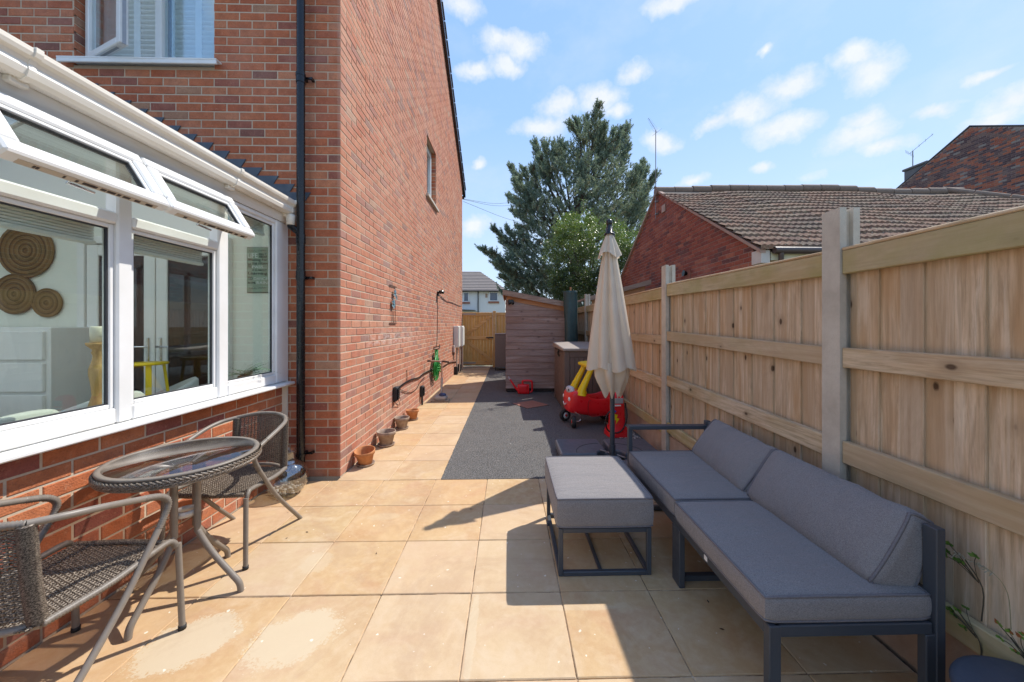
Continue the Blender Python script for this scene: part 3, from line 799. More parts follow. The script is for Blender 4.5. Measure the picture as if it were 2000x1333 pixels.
for (xa, xb) in ((-3.83, -3.52), (-3.52, -3.27), (-3.20, -2.95), (-2.95, -2.71)):
    sh.box(xa, xa + .03, 3.50, 3.53, 3.75, 4.88).box(xb - .03, xb, 3.50, 3.53, 3.75, 4.88)
    z = 3.78
    while z < 4.85:
        sh.box(xa + .03, xb - .03, 3.498, 3.532, z, z + .006, rot=(R(-48), 0, 0))
        sh.bar(((xa + xb) / 2 - .0, 3.50, z), ((xa + xb) / 2 + .0001, 3.50, z + .045), .001, .001) if False else None
        sh.add([(xa + .03, 3.528, z - .018), (xb - .03, 3.528, z - .018), (xb - .03, 3.502, z + .026), (xa + .03, 3.502, z + .026)], [(0, 1, 2, 3)])
        z += .047
sh.build('shutter', plain('white_shutter', (.86, .88, .87), .6), fwo)
sm = MB(); fr(sm, 0, .60, 0, 1.07, .06, -.03, .03, .006)
sg_ = MB().box(.06, .54, -.005, .005, .06, 1.01); hb = MB().box(.595, .602, -.012, .012, .0, 1.07).box(.05, .5, -.008, .008, -.003, .004)
Mx = Matrix.Translation((-3.845, 3.40, 3.785)) @ Matrix.Rotation(R(-23), 4, 'Z')
cs = sm.xf(Mx).build('casement', UPVC, fwo); sg_.xf(Mx).build('pane', GLASS_UP, fwo); hb.xf(Mx).build('hinge_stay', plain('zinc', (.4, .4, .4), .35, .8), fwo)
MB().box(-8.5, -1.85, 6.5, 6.6, .1, 5.6).build('inner_wall', plain('dim_room', (.35, .34, .32), .9), house)

# --- downpipe
dp = thing('downpipe', 'tall black round downpipe clipped to the brickwork beside the house corner', 'drainpipe', (-1.955, 3.225, 0))
xd = at_y(587.5, 600, 3.225)[0]
MB().tube([(xd, 3.225, .03), (xd, 3.225, 5.5)], .034, 16).build('pipe', BLACK, dp)
for z in (1.99 + .15, .385 + 1.43, 3.55):
    MB().tube([(xd, 3.225, z - .04), (xd, 3.225, z + .04)], .0385, 16).build('coupling', BLACK, dp)
for z in (.235, 1.80, 3.58):
    MB().tube([(xd, 3.225, z - .012), (xd, 3.225, z + .012)], .041, 16).box(xd - .02, xd + .02, 3.25, 3.306, z - .012, z + .012).box(xd + .02, xd + .075, 3.262, 3.275, z - .01, z + .01).box(xd + .06, xd + .08, 3.26, 3.305, z - .01, z + .01).build('clip', BLACK, dp)

# ================================================================== CONSERVATORY
cons = thing('conservatory', 'white framed conservatory on a low brick wall with two small top windows open', 'conservatory', (-2.03, 3.31, 0))
XW = -2.03; YC0 = -.75
w_dw = wall_mesh('dwarf_wall', 'y', XW, 1, .10, YC0, 3.305, -.05, .842, [], MORTAR, cons)
lay(w_dw, 'y', XW, 1, YC0 + .02, 3.303, 0, .825, lambda a, b_, z: [(a, b_)], PAL_WARM, parity=1, start_right=True, budget_key='cons')
MB().prism([(XW - .03, .846), (-1.935, .846), (-1.927, .853), (-1.927, .864), (-1.935, .871), (-1.985, .874), (XW - .03, .878)], 'y', YC0, 3.30).build('outer_sill', UPVC, cons)
XF = -1.988; XB = -2.055
ys = [(3.134, 3.302), (2.518, 2.604), (1.880, 1.956), (1.242, 1.318), (.604, .68), (-.034, .042), (-.75, -.68)]
fm = MB()
for (a, b_) in ys: fm.box(XB, XF, a, b_, .878, 2.28, .008)
for k in range(len(ys) - 1):
    a, b_ = ys[k + 1][1], ys[k][0]
    fm.box(XB, XF - .002, a, b_, .878, .955, .008).box(XB, XF - .002, a, b_, 2.245, 2.28, .008)
    if k > 0: fm.box(XB, XF + .004, a, b_, 1.888, 1.95, .010)
frm = fm.build('window_frame', UPVC, cons)
def glaze(a, b_, z0, z1, k):
    bd = MB(); w_ = .022
    bd.box(-2.045, -2.005, a, a + w_, z0, z1, .004).box(-2.045, -2.005, b_ - w_, b_, z0, z1, .004).box(-2.045, -2.005, a + w_, b_ - w_, z0, z0 + w_, .004).box(-2.045, -2.005, a + w_, b_ - w_, z1 - w_, z1, .004)
    bd.build('glazing_bead', UPVC, frm)
    sl = MB(); a += w_; b_ -= w_; z0 += w_; z1 -= w_; s_ = .006
    sl.box(-2.027, -2.013, a, a + s_, z0, z1).box(-2.027, -2.013, b_ - s_, b_, z0, z1).box(-2.027, -2.013, a, b_, z0, z0 + s_).box(-2.027, -2.013, a, b_, z1 - s_, z1)
    sl.build('seal', SEAL, frm)
    MB().box(-2.026, -2.020, a, b_, z0, z1).build('pane', GLASS, frm)
for k in range(len(ys) - 1):
    a, b_ = ys[k + 1][1], ys[k][0]
    glaze(a, b_, .955, 2.245 if k == 0 else 1.888, k)
# pleated blinds rolled up, inside each window
for k in range(len(ys) - 1):
    a, b_ = ys[k + 1][1] + .02, ys[k][0] - .02; zt = 2.225 if k == 0 else 1.87
    bl = MB()
    for q in range(5): bl.box(-2.105, -2.08, a, b_, zt - .014 * q - .010, zt - .014 * q, .002)
    bl.box(-2.11, -2.07, a, b_, zt - .09, zt - .07, .003).box(-2.112, -2.068, a, b_, zt, zt + .02, .003)
    bl.build('pleated_blind', WHITEIN, cons)
# open top-hung sashes
def sash(a, b_, ang):
    m = MB(); L = .322
    for (p, q, r_, s_) in ((a, b_, 0, .062), (a, b_, L - .062, L)): m.box(-.03, .03, p, q, -s_, -r_, .008)
    m.box(-.03, .03, a, a + .062, -(L - .062), -.062, .008).box(-.03, .03, b_ - .062, b_, -(L - .062), -.062, .008)
    m.box(-.012, .018, a + .06, b_ - .06, -.078, -.06, .003).box(-.012, .018, a + .06, b_ - .06, -(L - .06), -(L - .078), .003).box(-.012, .018, a + .06, a + .078, -(L - .078), -.078, .003).box(-.012, .018, b_ - .078, b_ - .06, -(L - .078), -.078, .003)
    g = MB().box(-.004, .004, a + .078, b_ - .078, -(L - .078), -.078)
    s2 = MB().box(-.010, .012, a + .076, b_ - .076, -.085, -.078).box(-.010, .012, a + .076, b_ - .076, -(L - .078), -(L - .085)).box(-.010, .012, a + .076, a + .083, -(L - .085), -.085).box(-.010, .012, b_ - .083, b_ - .076, -(L - .085), -.085)
    hw = MB().box(-.022, .002, a + .05, b_ - .05, -L - .002, -L + .004, col=(.5, .42, .33))
    rr_ = random.Random(2)
    for i in range(16):
        y = a + .08 + (b_ - a - .16) * rr_.random(); hw.box(-.016, -.004, y, y + rr_.uniform(.006, .03), -L - .004, -L + .002, col=(.05, .035, .03))
    ha = MB().tube([(-.03, (a + b_) / 2 - .06, -L + .03), (-.06, (a + b_) / 2 - .06, -L + .03), (-.065, (a + b_) / 2 + .04, -L + .025)], .007, 6)
    M_ = Matrix.Translation((XF + .008, 0, 2.262)) @ Matrix.Rotation(R(-ang), 4, 'Y')
    o = m.xf(M_).build('top_sash', UPVC, cons)
    g.xf(M_).build('pane', GLASS, o); s2.xf(M_).build('seal', SEAL, o); ha.xf(M_).build('handle', CHROME, o)
    hw.xf(M_).build('lock_strip', mat('lock_strip', lambda t: {'c': t.attr('bc')}, .5), o)
    st = MB()
    for y in (a + .03, b_ - .03): st.bar((XF - .03, y, 2.05), (XF + .11, y, 2.09), .004, .018)
    st.build('stay', plain('steel_stay', (.45, .45, .45), .3, .9), o)
sash(1.962, 2.592, 32)
sash(1.322, 1.952, 32)
for k in range(3, len(ys) - 1): glaze(ys[k + 1][1], ys[k][0], 1.95, 2.245, k)
# fascia + soffit
MB().prism([(XB, 2.282), (XF + .003, 2.282), (XF + .010, 2.300), (-1.974, 2.312), (-1.962, 2.345), (-1.962, 2.475), (XB, 2.475)], 'y', YC0, 3.302).build('fascia', SOFFIT, cons)
gp = [(-1.960, 2.515), (-1.960, 2.405), (-1.915, 2.400), (-1.893, 2.412), (-1.884, 2.437), (-1.889, 2.458), (-1.880, 2.473), (-1.864, 2.482), (-1.858, 2.497), (-1.858, 2.515), (-1.866, 2.515), (-1.866, 2.499),
      (-1.885, 2.480), (-1.898, 2.46), (-1.893, 2.438), (-1.900, 2.418), (-1.915, 2.408), (-1.952, 2.412), (-1.952, 2.515)]
gp = [(x, z - .055) for x, z in gp]
gt = MB().prism(gp, 'y', YC0, 3.285).build('gutter', GUTTER, cons)
for y in (1.47, 2.56, 3.20, .45):
    m = MB()
    k = 1.06
    pp = [(-1.961 + (x + 1.961) * 1.06, 2.400 + (z - 2.400) * 1.10) for x, z in gp[1:10]]
    m.prism([(-1.961, 2.463)] + pp, 'y', y - .012, y + .012).box(-1.962, -1.93, y - .03, y + .03, 2.323, 2.349, .004)
    m.build('gutter_bracket', GUTTER, gt)
MB().lathe([(.034, 0), (.04, .0), (.04, -.02), (.036, -.05), (.034, -.09), (.001, -.09)], (-1.915, 3.215, 2.345), 14).build('gutter_outlet', GUTTER, gt)
MB().tube([(-1.915, 3.215, 2.27), (-1.915, 3.215, 2.245), (-1.90, 3.217, 2.235), (xd, 3.225, 2.18)], .029, 12).build('elbow', BLACK, dp)
# roof of the conservatory: unseen sheets made translucent to brighten the room, rising to a ridge, with stepped lead flashing at the house
PIT = math.tan(R(27.5))
POLY = bpy.data.materials.new('opal_roof_sheet'); POLY.use_nodes = True
t = NT(POLY.node_tree); b_ = t.n['Principled BSDF']; t.put(b_.inputs['Base Color'], (.75, .78, .76)); b_.inputs['Roughness'].default_value = .35
tl_ = t.node('ShaderNodeBsdfTranslucent'); t.put(tl_.inputs[0], (.95, .96, .93)); mx = t.node('ShaderNodeMixShader'); mx.inputs[0].default_value = .82
t.l.new(b_.outputs[0], mx.inputs[1]); t.l.new(tl_.outputs[0], mx.inputs[2]); t.l.new(mx.outputs[0], t.n['Material Output'].inputs[0])
croof = MB().box(-3.86, -3.74, YC0, 3.30, 2.48 + 1.87 * PIT - .05, 2.48 + 1.87 * PIT + .04, .01).build('roof', UPVC, cons)
for k in range(6):
    ya = YC0 + .02 + k * .672; yb = ya + .64
    for sg in (0, 1):
        q = lambda x: (x if sg == 0 else -7.6 - x)
        MB().add([(q(-1.95), ya, 2.465), (q(-1.95), yb, 2.465), (q(-3.76), yb, 2.465 + 1.81 * PIT), (q(-3.76), ya, 2.465 + 1.81 * PIT)], [(0, 1, 2, 3)]).build('roof_sheet', POLY, croof)
        MB().bar((q(-1.95), yb + .016, 2.48), (q(-3.76), yb + .016, 2.48 + 1.81 * PIT), .05, .05, .006).build('glazing_bar', UPVC, croof)
for i in range(-1, 13):
    xr = -1.934 - .1440 * i; zt = 2.650 + .0735 * i
    MB().prism([(xr, zt), (xr - .34, zt), (xr - .34, zt - .0725), (xr - .045, zt - .0725)], 'y', 3.301 - .0005 * (i % 2), 3.3085).build('lead_flashing', LEAD, croof)
# far sides of the conservatory (glazed like the near one) and floor, ceiling
fb_ = MB(); fb_.box(-5.66, -5.56, YC0, 3.28, -.05, .85).box(-5.56, XB, YC0 - .0, YC0 + .1, -.05, .85)
fb_.build('rear_dwarf_wall', MORTAR, cons)
ff = MB()
for y in (-.75, .05, .85, 1.65, 2.45, 3.22): ff.box(-5.64, -5.57, y, y + .06, .85, 2.30, .006)
for x in (-5.57, -4.7, -3.85, -3.0): ff.box(x, x + .06, YC0 + .01, YC0 + .08, .85, 2.30, .006)
ff.box(-5.64, -5.57, YC0, 3.28, .85, .92).box(-5.64, -5.57, YC0, 3.28, 2.24, 2.30).box(-5.57, XB, YC0 + .01, YC0 + .08, .85, .92).box(-5.57, XB, YC0 + .01, YC0 + .08, 2.24, 2.30)
ff.build('rear_window_frame', UPVC, cons)
MB().box(-5.56, -2.06, YC0 + .1, 3.275, -.02, .10).build('floor', plain('interior_floor', (.40, .36, .31), .5), cons)
MB().box(-5.64, -5.56, YC0, 3.285, 2.302, 2.52).build('rear_eaves_beam', UPVC, cons)
MB().prism([(-5.58, .1), (-1.99, .1), (-1.99, 2.45), (-3.8, 2.45 + 1.81 * PIT), (-5.58, 2.47)], 'y', 3.277, 3.3005).build('plaster_wall', PLASTER, cons)
MB().box(-2.26, -2.058, YC0 + .1, 3.275, .855, .905, .006).build('inner_sill', UPVC, cons)

# ================================================================== INSIDE THE CONSERVATORY
fd = thing('french_doors', 'white glazed double doors with long chrome handles inside the conservatory', 'door', (-3.2, 3.25, .1))
YD = 3.262
for (xa, xb, hs) in ((-3.69, -3.108, 1), (-3.098, -2.52, -1)):
    m = MB(); fr(m, xa, xb, .11, 2.08, .095, 3.235, 3.27, .006)
    o = m.build('door_leaf', WHITEIN, fd)
    MB().box(xa + .095, xb - .095, 3.25, 3.256, .205, 1.985).build('pane', GLASS_DARK, o)
    MB().box(xa + .09, xb - .09, 3.262, 3.272, .20, 1.99).build('room_shade_panel', plain('room_shade', (.03, .028, .028), .9), o)  # dark panel stands in for the unlit house behind the glass
    hx = xb - .048 if hs > 0 else xa + .048
    MB().box(hx - .013, hx + .013, 3.222, 3.236, 1.03, 1.27, .006).tube([(hx, 3.23, 1.19), (hx, 3.19, 1.19), (hx - hs * .11, 3.188, 1.188)], .009, 8).build('handle', CHROME, o)
MB().box(-3.76, -3.70, 3.225, 3.276, .1, 2.15, .004).box(-2.52, -2.46, 3.225, 3.276, .1, 2.15, .004).box(-3.70, -2.52, 3.225, 3.276, 2.09, 2.15, .004).build('door_frame', WHITEIN, fd)
BASK = mat('woven_straw', lambda t: {'c': t.cramp(t.math('FRACT', t.math('MULTIPLY', t.vmath('LENGTH', t.obj()), 26.0)), [(.3, (.19, .12, .045)), (.5, (.07, .045, .02)), (.8, (.23, .155, .07))])}, .8)
def basket(px, py, r, lab):
    c = at_y(px, py, 3.262); m = MB(); pr = [(1e-3, .0)]
    nr = int(r / .016)
    for i in range(nr):
        a = (i + .5) * r / nr
        m.lathe([(a - r / nr / 2, .004), (a, .013), (a + r / nr / 2, .004)], seg=28)
    m.lathe([(r, .006), (r + .008, .014), (r + .014, .006), (r + .008, -.008), (r, 0)], seg=28).lathe([(1e-3, .003), (r, .003)], seg=28)
    m.xf(Matrix.Rotation(R(90), 4, 'X'))
    o = m.build('wall_basket', BASK, None, world=False); o.location = c
    tag(o, lab, 'wall basket', 'woven baskets on the conservatory wall')
basket(52, 490, .225, 'largest round woven basket hanging highest on the conservatory wall')
basket(30, 575, .165, 'middle sized round woven basket left of the smallest on the wall')
basket(93, 592, .115, 'smallest round woven basket at lower right of the wall group')
dr = thing('chest_of_drawers', 'tall white chest of drawers standing under the woven baskets', 'chest of drawers', (-4.35, 3.0, .1))
cxr = at_y(98, 700, 2.86)[0]
MB().box(-4.85, cxr, 2.86, 3.26, .1, 1.36, .006).build('carcass', WHITEIN, dr)
for i in range(5):
    for (xa, xb) in ((-4.82, cxr - .49), (cxr - .46, cxr - .03)):
        MB().box(xa, xb, 2.835, 2.86, .13 + i * .245, .35 + i * .245, .004).build('drawer', WHITEIN, dr)
po = thing('wall_sign', 'green grey printed saying sign hanging on the white wall inside the window', 'sign', (-2.28, 3.26, 1.88))
a = at_y(482.5, 484, 3.26); b_ = at_y(525, 571, 3.26)
PX0, PX1, PZ1, PZ0 = a[0], b_[0], a[2], b_[2]
MB().box(PX0 - .004, PX1 + .004, 3.262, 3.275, PZ0 - .004, PZ1 + .004, .002).build('frame', BLACKM, po)
MB().box(PX0, PX1, 3.257, 3.262, PZ0, PZ1).build('board', plain('sage_print', (.27, .33, .25), .7, 0, .3, 20), po)
INKD = plain('dark_ink', (.02, .025, .03), .7); INKL = plain('pale_ink', (.62, .64, .60), .7)
def text(s_, x0, x1, zb, ht, m, y=3.2555, parent=None, name='lettering'):
    cu = bpy.data.curves.new(name, 'FONT'); cu.body = s_; cu.size = 1; cu.extrude = .004
    o = bpy.data.objects.new(name, cu); COL.objects.link(o)
    bpy.context.view_layer.update()
    bb = [Vector(c) for c in o.bound_box]; x_0 = min(c.x for c in bb); x_1 = max(c.x for c in bb); y_0 = min(c.y for c in bb); y_1 = max(c.y for c in bb)
    sx = (x1 - x0) / max(1e-6, x_1 - x_0); sy = ht / max(1e-6, y_1 - y_0)
    me = bpy.data.meshes.new_from_object(o)
    bpy.data.objects.remove(o)
    vs = [(x0 + (v.co.x - x_0) * sx, y, zb + (v.co.y - y_0) * sy) for v in me.vertices]
    vs = [(p[0], y + (-.0008 if me.vertices[i].co.z > 0 else .0004), p[2]) for i, p in enumerate(vs)]
    mb = MB().add(vs, [tuple(p.vertices) for p in me.polygons])
    return mb.build(name, m, parent)
W_ = PX1 - PX0; Hh = PZ1 - PZ0
rows = [("LIFE", .05, .50, .77, .10, INKL), ("ISN'T", .58, .92, .83, .045, INKD), ("ABOUT", .56, .95, .77, .045, INKD), ("Waiting For", .06, .95, .685, .065, INKD), ("TO", .05, .20, .55, .09, INKD),
        ("THE STORM", .25, .95, .615, .045, INKD), ("PASS...", .26, .92, .535, .06, INKL), ("IT IS ABOUT", .25, .92, .475, .035, INKD), ("Learning", .07, .94, .375, .075, INKD),
        ("TO", .06, .26, .265, .08, INKD), ("DANCE", .33, .95, .27, .06, INKL), ("IN THE", .06, .40, .185, .045, INKD), ("RAIN", .46, .95, .175, .065, INKL)]
for s_, a, b_, z, h_, m in rows: text(s_, PX0 + a * W_, PX0 + b_ * W_, PZ0 + z * Hh, h_ * Hh, m, parent=po)
sc = MB()
for zc in (PZ0 + .93 * Hh, PZ0 + .085 * Hh):
    for s_ in (-1, 1):
        for k in range(3):
            xc = (PX0 + PX1) / 2 + s_ * (.018 + .022 * k)
            sc.tube([(xc + .009 * math.cos(a_), 3.2562, zc + .007 * math.sin(a_) * s_) for a_ in [i * .7 for i in range(7)]], .0014, 5)
sc.build('scroll_ornament', INKD, po)
# candle holder
cx_, cy_ = at_x(191, 700, -2.17)[:2]
ca_ = thing('candle_holder', 'turned pale wood candle holder standing on the window sill', 'candle holder', (cx_, cy_, .905))
MB().lathe([(1e-3, 0), (.042, 0), (.042, .02), (.03, .03), (.036, .045), (.030, .07), (.022, .10), (.026, .16), (.034, .21), (.034, .24), (.022, .28), (.018, .31), (.024, .325), (.020, .34), (.042, .365), (.045, .378), (1e-3, .38)], (cx_, cy_, .906), 20).build(
    'stem', mat('limed_oak', wood_fn((.42, .25, .09), (.55, .35, .15), (.62, .42, .2), 'z', knot=0), .6), ca_)
tag(MB().lathe([(1e-3, 0), (.029, 0), (.029, .075), (.026, .083), (1e-3, .083)], (cx_, cy_, 1.287), 20).build('candle', plain('cream_wax', (.74, .72, .60), .5)), 'thick cream candle on top of the wooden holder', 'candle')
# fern
fx, fy = at_x(480, 730, -2.15)[:2]
fe = thing('potted_fern', 'small green fern in a woven pot on the inner sill', 'plant', (fx, fy, .905))
MB().lathe([(1e-3, 0), (.04, 0), (.055, .045), (.053, .06), (1e-3, .055)], (fx, fy, .906), 18).build('pot', BASK, fe)
fm = MB(); r = random.Random(5)
for i in range(30):
    a = r.uniform(0, 6.28); L = r.uniform(.12, .27); e = r.uniform(.5, 1.35)
    p0 = Vector((fx, fy, .965)); d = Vector((math.cos(a), math.sin(a), 0))
    for k in range(12):
        u = k / 12; q = p0 + d * (L * u * math.cos(e * .5)) + Vector((0, 0, L * (math.sin(e) * u - .5 * u * u)))
        s_ = Vector((-d.y, d.x, 0)); wl = .028 * (1 - u) + .004
        q2 = q + d * .012 + Vector((0, 0, -.002))
        for sg in (-1, 1): fm.add([q, q + d * .008, q2 + s_ * sg * wl, q + s_ * sg * wl * .8], [(0, 1, 2, 3)], False)
fm.build('fronds', plain('fern_green', (.09, .20, .08), .6, 0, .4, 40), fe)
# tub dining chairs, table, stool
CH = plain('grey_chair_felt', (.55, .56, .54), .95, 0, .08, 60)
def tub(x, y, rz, lab):
    c = thing('tub_chair', lab, 'chair', (x, y, .1), rz, 'grey tub chairs inside the conservatory')
    m = MB(); n = 20; vo = []
    for i in range(n + 1):
        a = R(-20) + R(220) * i / n; cx, cy = math.cos(a), math.sin(a)
        tp = .84 - .20 * abs(math.sin((a - R(90)) * .5)) ** 2 * 1.6
        ro, ri = .30, .265
        vo.append([(cx * ro * .9, cy * ro * .9, .36), (cx * ro, cy * ro, .55), (cx * ro, cy * ro, tp - .02), (cx * (ro - .018), cy * (ro - .018), tp), (cx * ri, cy * ri, tp - .02), (cx * ri, cy * ri, .44)])
    vs = [p for q in vo for p in q]; fs = []
    for i in range(n):
        for k in range(5): fs.append((i * 6 + k, i * 6 + k + 1, (i + 1) * 6 + k + 1, (i + 1) * 6 + k))
    m.add(vs, fs, True).add(vo[0], [tuple(range(6))]).add(vo[-1], [tuple(range(6))[::-1]])
    m.build('backrest', CH, c, world=False)
    MB().cushion(-.26, .26, -.26, .24, .36, .46, .04, .01, 5).build('seat', CH, c, world=False)
    for sx in (-1, 1):
        for sy in (-1, 1): MB().tube([(sx * .17, sy * .17, .37), (sx * .23, sy * .23, 0)], .014, 8).build('leg', SHEDF, c, world=False)
tub(-2.72, 1.88, R(-90), 'grey felt tub chair nearest the camera behind the first window')
tub(-2.80, 2.42, R(-90), 'middle grey felt tub chair behind the candle holder')
tub(-2.86, 2.93, R(-50), 'grey felt tub chair farthest along in front of the glazed doors')
tb = thing('dining_table', 'round white dining table between the tub chairs', 'table', (-3.75, 2.0, .1))
MB().lathe([(1e-3, .72), (.5, .72), (.51, .735), (.5, .75), (1e-3, .75)], (-3.75, 2.0, .1), 32).build('tabletop', WHITEIN, tb)
MB().lathe([(.25, 0), (.24, .02), (.04, .05), (.035, .70), (.12, .72)], (-3.75, 2.0, .1), 16).build('pedestal', WHITEIN, tb)
stl = thing('yellow_stool', 'yellow metal stool behind the grey chairs', 'stool', (-3.05, 3.02, .1))
zs_ = at_y(290, 708, 3.02)[2]
sx_ = at_y(290, 708, 3.02)[0]
MB().lathe([(1e-3, zs_ - .02), (.12, zs_ - .02), (.125, zs_ - .01), (.12, zs_), (1e-3, zs_)], (sx_, 3.02, 0), 20).build('seat', YELP, stl)
for i in range(4):
    a = R(45 + 90 * i); MB().bar((sx_ + .09 * math.cos(a), 3.02 + .09 * math.sin(a), zs_ - .02), (sx_ + .19 * math.cos(a), 3.02 + .19 * math.sin(a), .1), .035, .02, .003).build('leg', YELP, stl)

# ================================================================== FENCE
fence = thing('timber_fence', 'close boarded timber fence with concrete posts running along the right side', 'fence', (1.65, 3.7, 0))
def hpost(y, zt, z0=-.05):
    m = MB()
    # H section: web with flanges, slots on the two y faces; weathered top
    def flange(x0, x1):
        m.add([(x0, y - .05, z0), (x1, y - .05, z0), (x1, y + .05, z0), (x0, y + .05, z0), (x0, y - .05, zt), (x1, y - .05, zt), (x1, y + .05, zt - .004), (x0, y + .05, zt - .002)],
              [(0, 3, 2, 1), (4, 5, 6, 7), (0, 1, 5, 4), (1, 2, 6, 5), (2, 3, 7, 6), (3, 0, 4, 7)])
    flange(1.600, 1.633); flange(1.667, 1.70)
    m.box(1.633, 1.667, y - .028, y + .028, z0, zt - .012)
    return m.build('post', CONC, fence)
posts = [(-2.12, 1.93), (-.18, 1.94), (1.76, 1.947), (3.70, 1.993), (5.64, 2.0), (7.56, 2.03), (9.48, 2.05), (11.4, 2.05)]
for y, z in posts: hpost(y, z)
tops = [1.735, 1.735, 1.735, 1.745, 1.765, 1.77, 1.78]
rf_ = random.Random(21)
bm_cache = {}
for i in range(len(posts) - 1):
    ya, yb = posts[i][0] + .052, posts[i + 1][0] - .052; zt0 = tops[i]; zt1 = tops[i] + (.045 if i == 3 - 1 + 0 and False else .0)
    if i == 2: zt0, zt1 = 1.738, 1.785      # second bay leans up a little
    elif i == 3: zt0, zt1 = 1.765, 1.770
    else: zt0 = zt1 = tops[i]
    def rail(z0, z1, x0, x1, m, name='rail', zz=True):
        mb = MB(); k = (zt1 - zt0) if zz else 0
        mb.box(x0, x1, ya, yb, z0, z1, .004)
        mb.v = [(p[0], p[1], p[2] + k * (p[1] - ya) / (yb - ya)) for p in mb.v]
        mb.build(name, m, fence)
    rail(zt0 - .112, zt0, 1.608, 1.641, TOPRAIL)
    rail(1.172, 1.268, 1.608, 1.641, RAIL)
    rail(.712, .818, 1.608, 1.641, RAIL)
    rail(.245, .342, 1.608, 1.641, TOPRAIL)
    rail(zt0 + .001, zt0 + .016, 1.606, 1.678, RAIL, 'capping')
    y = ya; k = 0
    while y < yb - .03:
        wd = min(rf_.uniform(.084, .108), yb - y)
        key = round(wd, 2)
        zt = zt0 + (zt1 - zt0) * (y + wd / 2 - ya) / (yb - ya)
        x_ = 1.652 + (k % 2) * .005
        m = MB().box(x_ - .0075, x_ + .0075, y - .004, y + wd + .006, .25, zt - .001, .002)
        # feather edge: thin towards the far side
        m.v = [(p[0] + (.006 if (p[1] > y + wd * .5) else 0), p[1], p[2]) for p in m.v]
        m.build('board', FENCE, fence); y += wd; k += 1
    m = MB().box(1.636, 1.664, ya, yb, -.05, .246, .003)
    m.build('gravel_board', PLINTH, fence)

# ================================================================== END OF THE PASSAGE
gate = thing('garden_gate', 'new honey coloured ledged and braced timber gate at the end of the path', 'gate', (-1.0, 11.85, 0))
gx0, gx1, gy = -1.500, -.535, 11.85
n = 10; wd = (gx1 - gx0) / n
for i in range(n): MB().box(gx0 + i * wd + .002, gx0 + (i + 1) * wd - .002, gy, gy + .02, .07, 1.80, .003).build('board', GATEW, gate)
for z in (.10, .92, 1.69): MB().box(gx0, gx1, gy - .028, gy - .001, z, z + .10, .003).build('ledge', GATEX, gate)
MB().bar((gx0 + .05, gy - .014, 1.03), (gx1 - .03, gy - .014, 1.68), .024, .095, .003, up=(0, 0, 1)).build('brace', GATEX, gate)
MB().bar((gx0 + .05, gy - .014, .91), (gx1 - .03, gy - .014, .22), .024, .095, .003).build('brace', GATEX, gate)
MB().box(gx1 - .21, gx1 + .02, gy - .045, gy - .029, .955, .995, .003).tube([(gx1 - .19, gy - .05, .975), (gx1 + .03, gy - .05, .975)], .009, 8).tube([(gx1 - .12, gy - .05, .975), (gx1 - .12, gy - .06, .925)], .007, 6).build('bolt', BLACK, gate)
for z in (.125, 1.72): MB().box(gx0, gx0 + .42, gy - .034, gy - .0285, z, z + .05, .002).build('hinge', plain('grey_hinge', (.36, .34, .31), .5, .3), gate)
gp_ = thing('gate_post', 'square honey coloured timber post the gate shuts against', 'post', (-.49, 11.86, 0))
MB().box(-.53, -.43, 11.82, 11.92, -.05, 1.83, .004).build('shaft', GATEX, gp_)
MB().box(-.535, -.425, 11.815, 11.925, 1.83, 1.845, .004).build('cap', GATEX, gp_)
gl = thing('gate_post', 'slim timber post between gate and brick house wall', 'post', (-1.515, 11.9, 0))
MB().box(-1.527, -1.503, 11.86, 11.92, -.05, 1.82, .003).build('shaft', GATEX, gl)
tag(MB().box(-1.528, -.43, 11.84, 11.95, -.05, .03, .004).build('threshold', PLINTH), kind='structure')
gf = thing('end_fence', 'honey coloured boarded fence between gate post and shed', 'fence', (.3, 11.88, 0))
x = -.425
while x < 1.6:
    MB().box(x + .002, x + .098, 11.87, 11.89, .05, 1.80, .003).build('board', GATEW, gf); x += .1
for z in (.12, .95, 1.70): MB().box(-.425, 1.6, 11.845, 11.869, z, z + .09, .003).build('rail', GATEX, gf)
rt = thing('rattan_cabinet', 'grey brown woven rattan cabinet standing beside the gate post', 'cabinet', (-.12, 11.2, 0))
m = MB().box(-.425, .20, 11.0, 11.5, .10, 1.10, .006)
m.build('carcass', plain('dark_rattan_core', (.10, .08, .07), .8), rt)
wv = MB(); z = .11
while z < 1.08:
    xx = -.425
    while xx < .19:
        wv.box(xx, xx + .030, 10.986 if (round(z / .02) + round(xx / .032)) % 2 else 10.992, 11.0, z, z + .015); xx += .032
    z += .018
tag(wv.build('weave', plain('grey_rattan', (.25, .205, .185), .7, 0, .3, 60), rt), kind='stuff')
MB().box(-.435, .21, 10.975, 11.51, 1.10, 1.125, .004).build('top', plain('rattan_top', (.33, .29, .27), .6), rt)
for sx in (-.41, .18): MB().tube([(sx, 11.02, 0), (sx, 11.02, .12)], .016, 8).build('leg', BLACKM, rt)

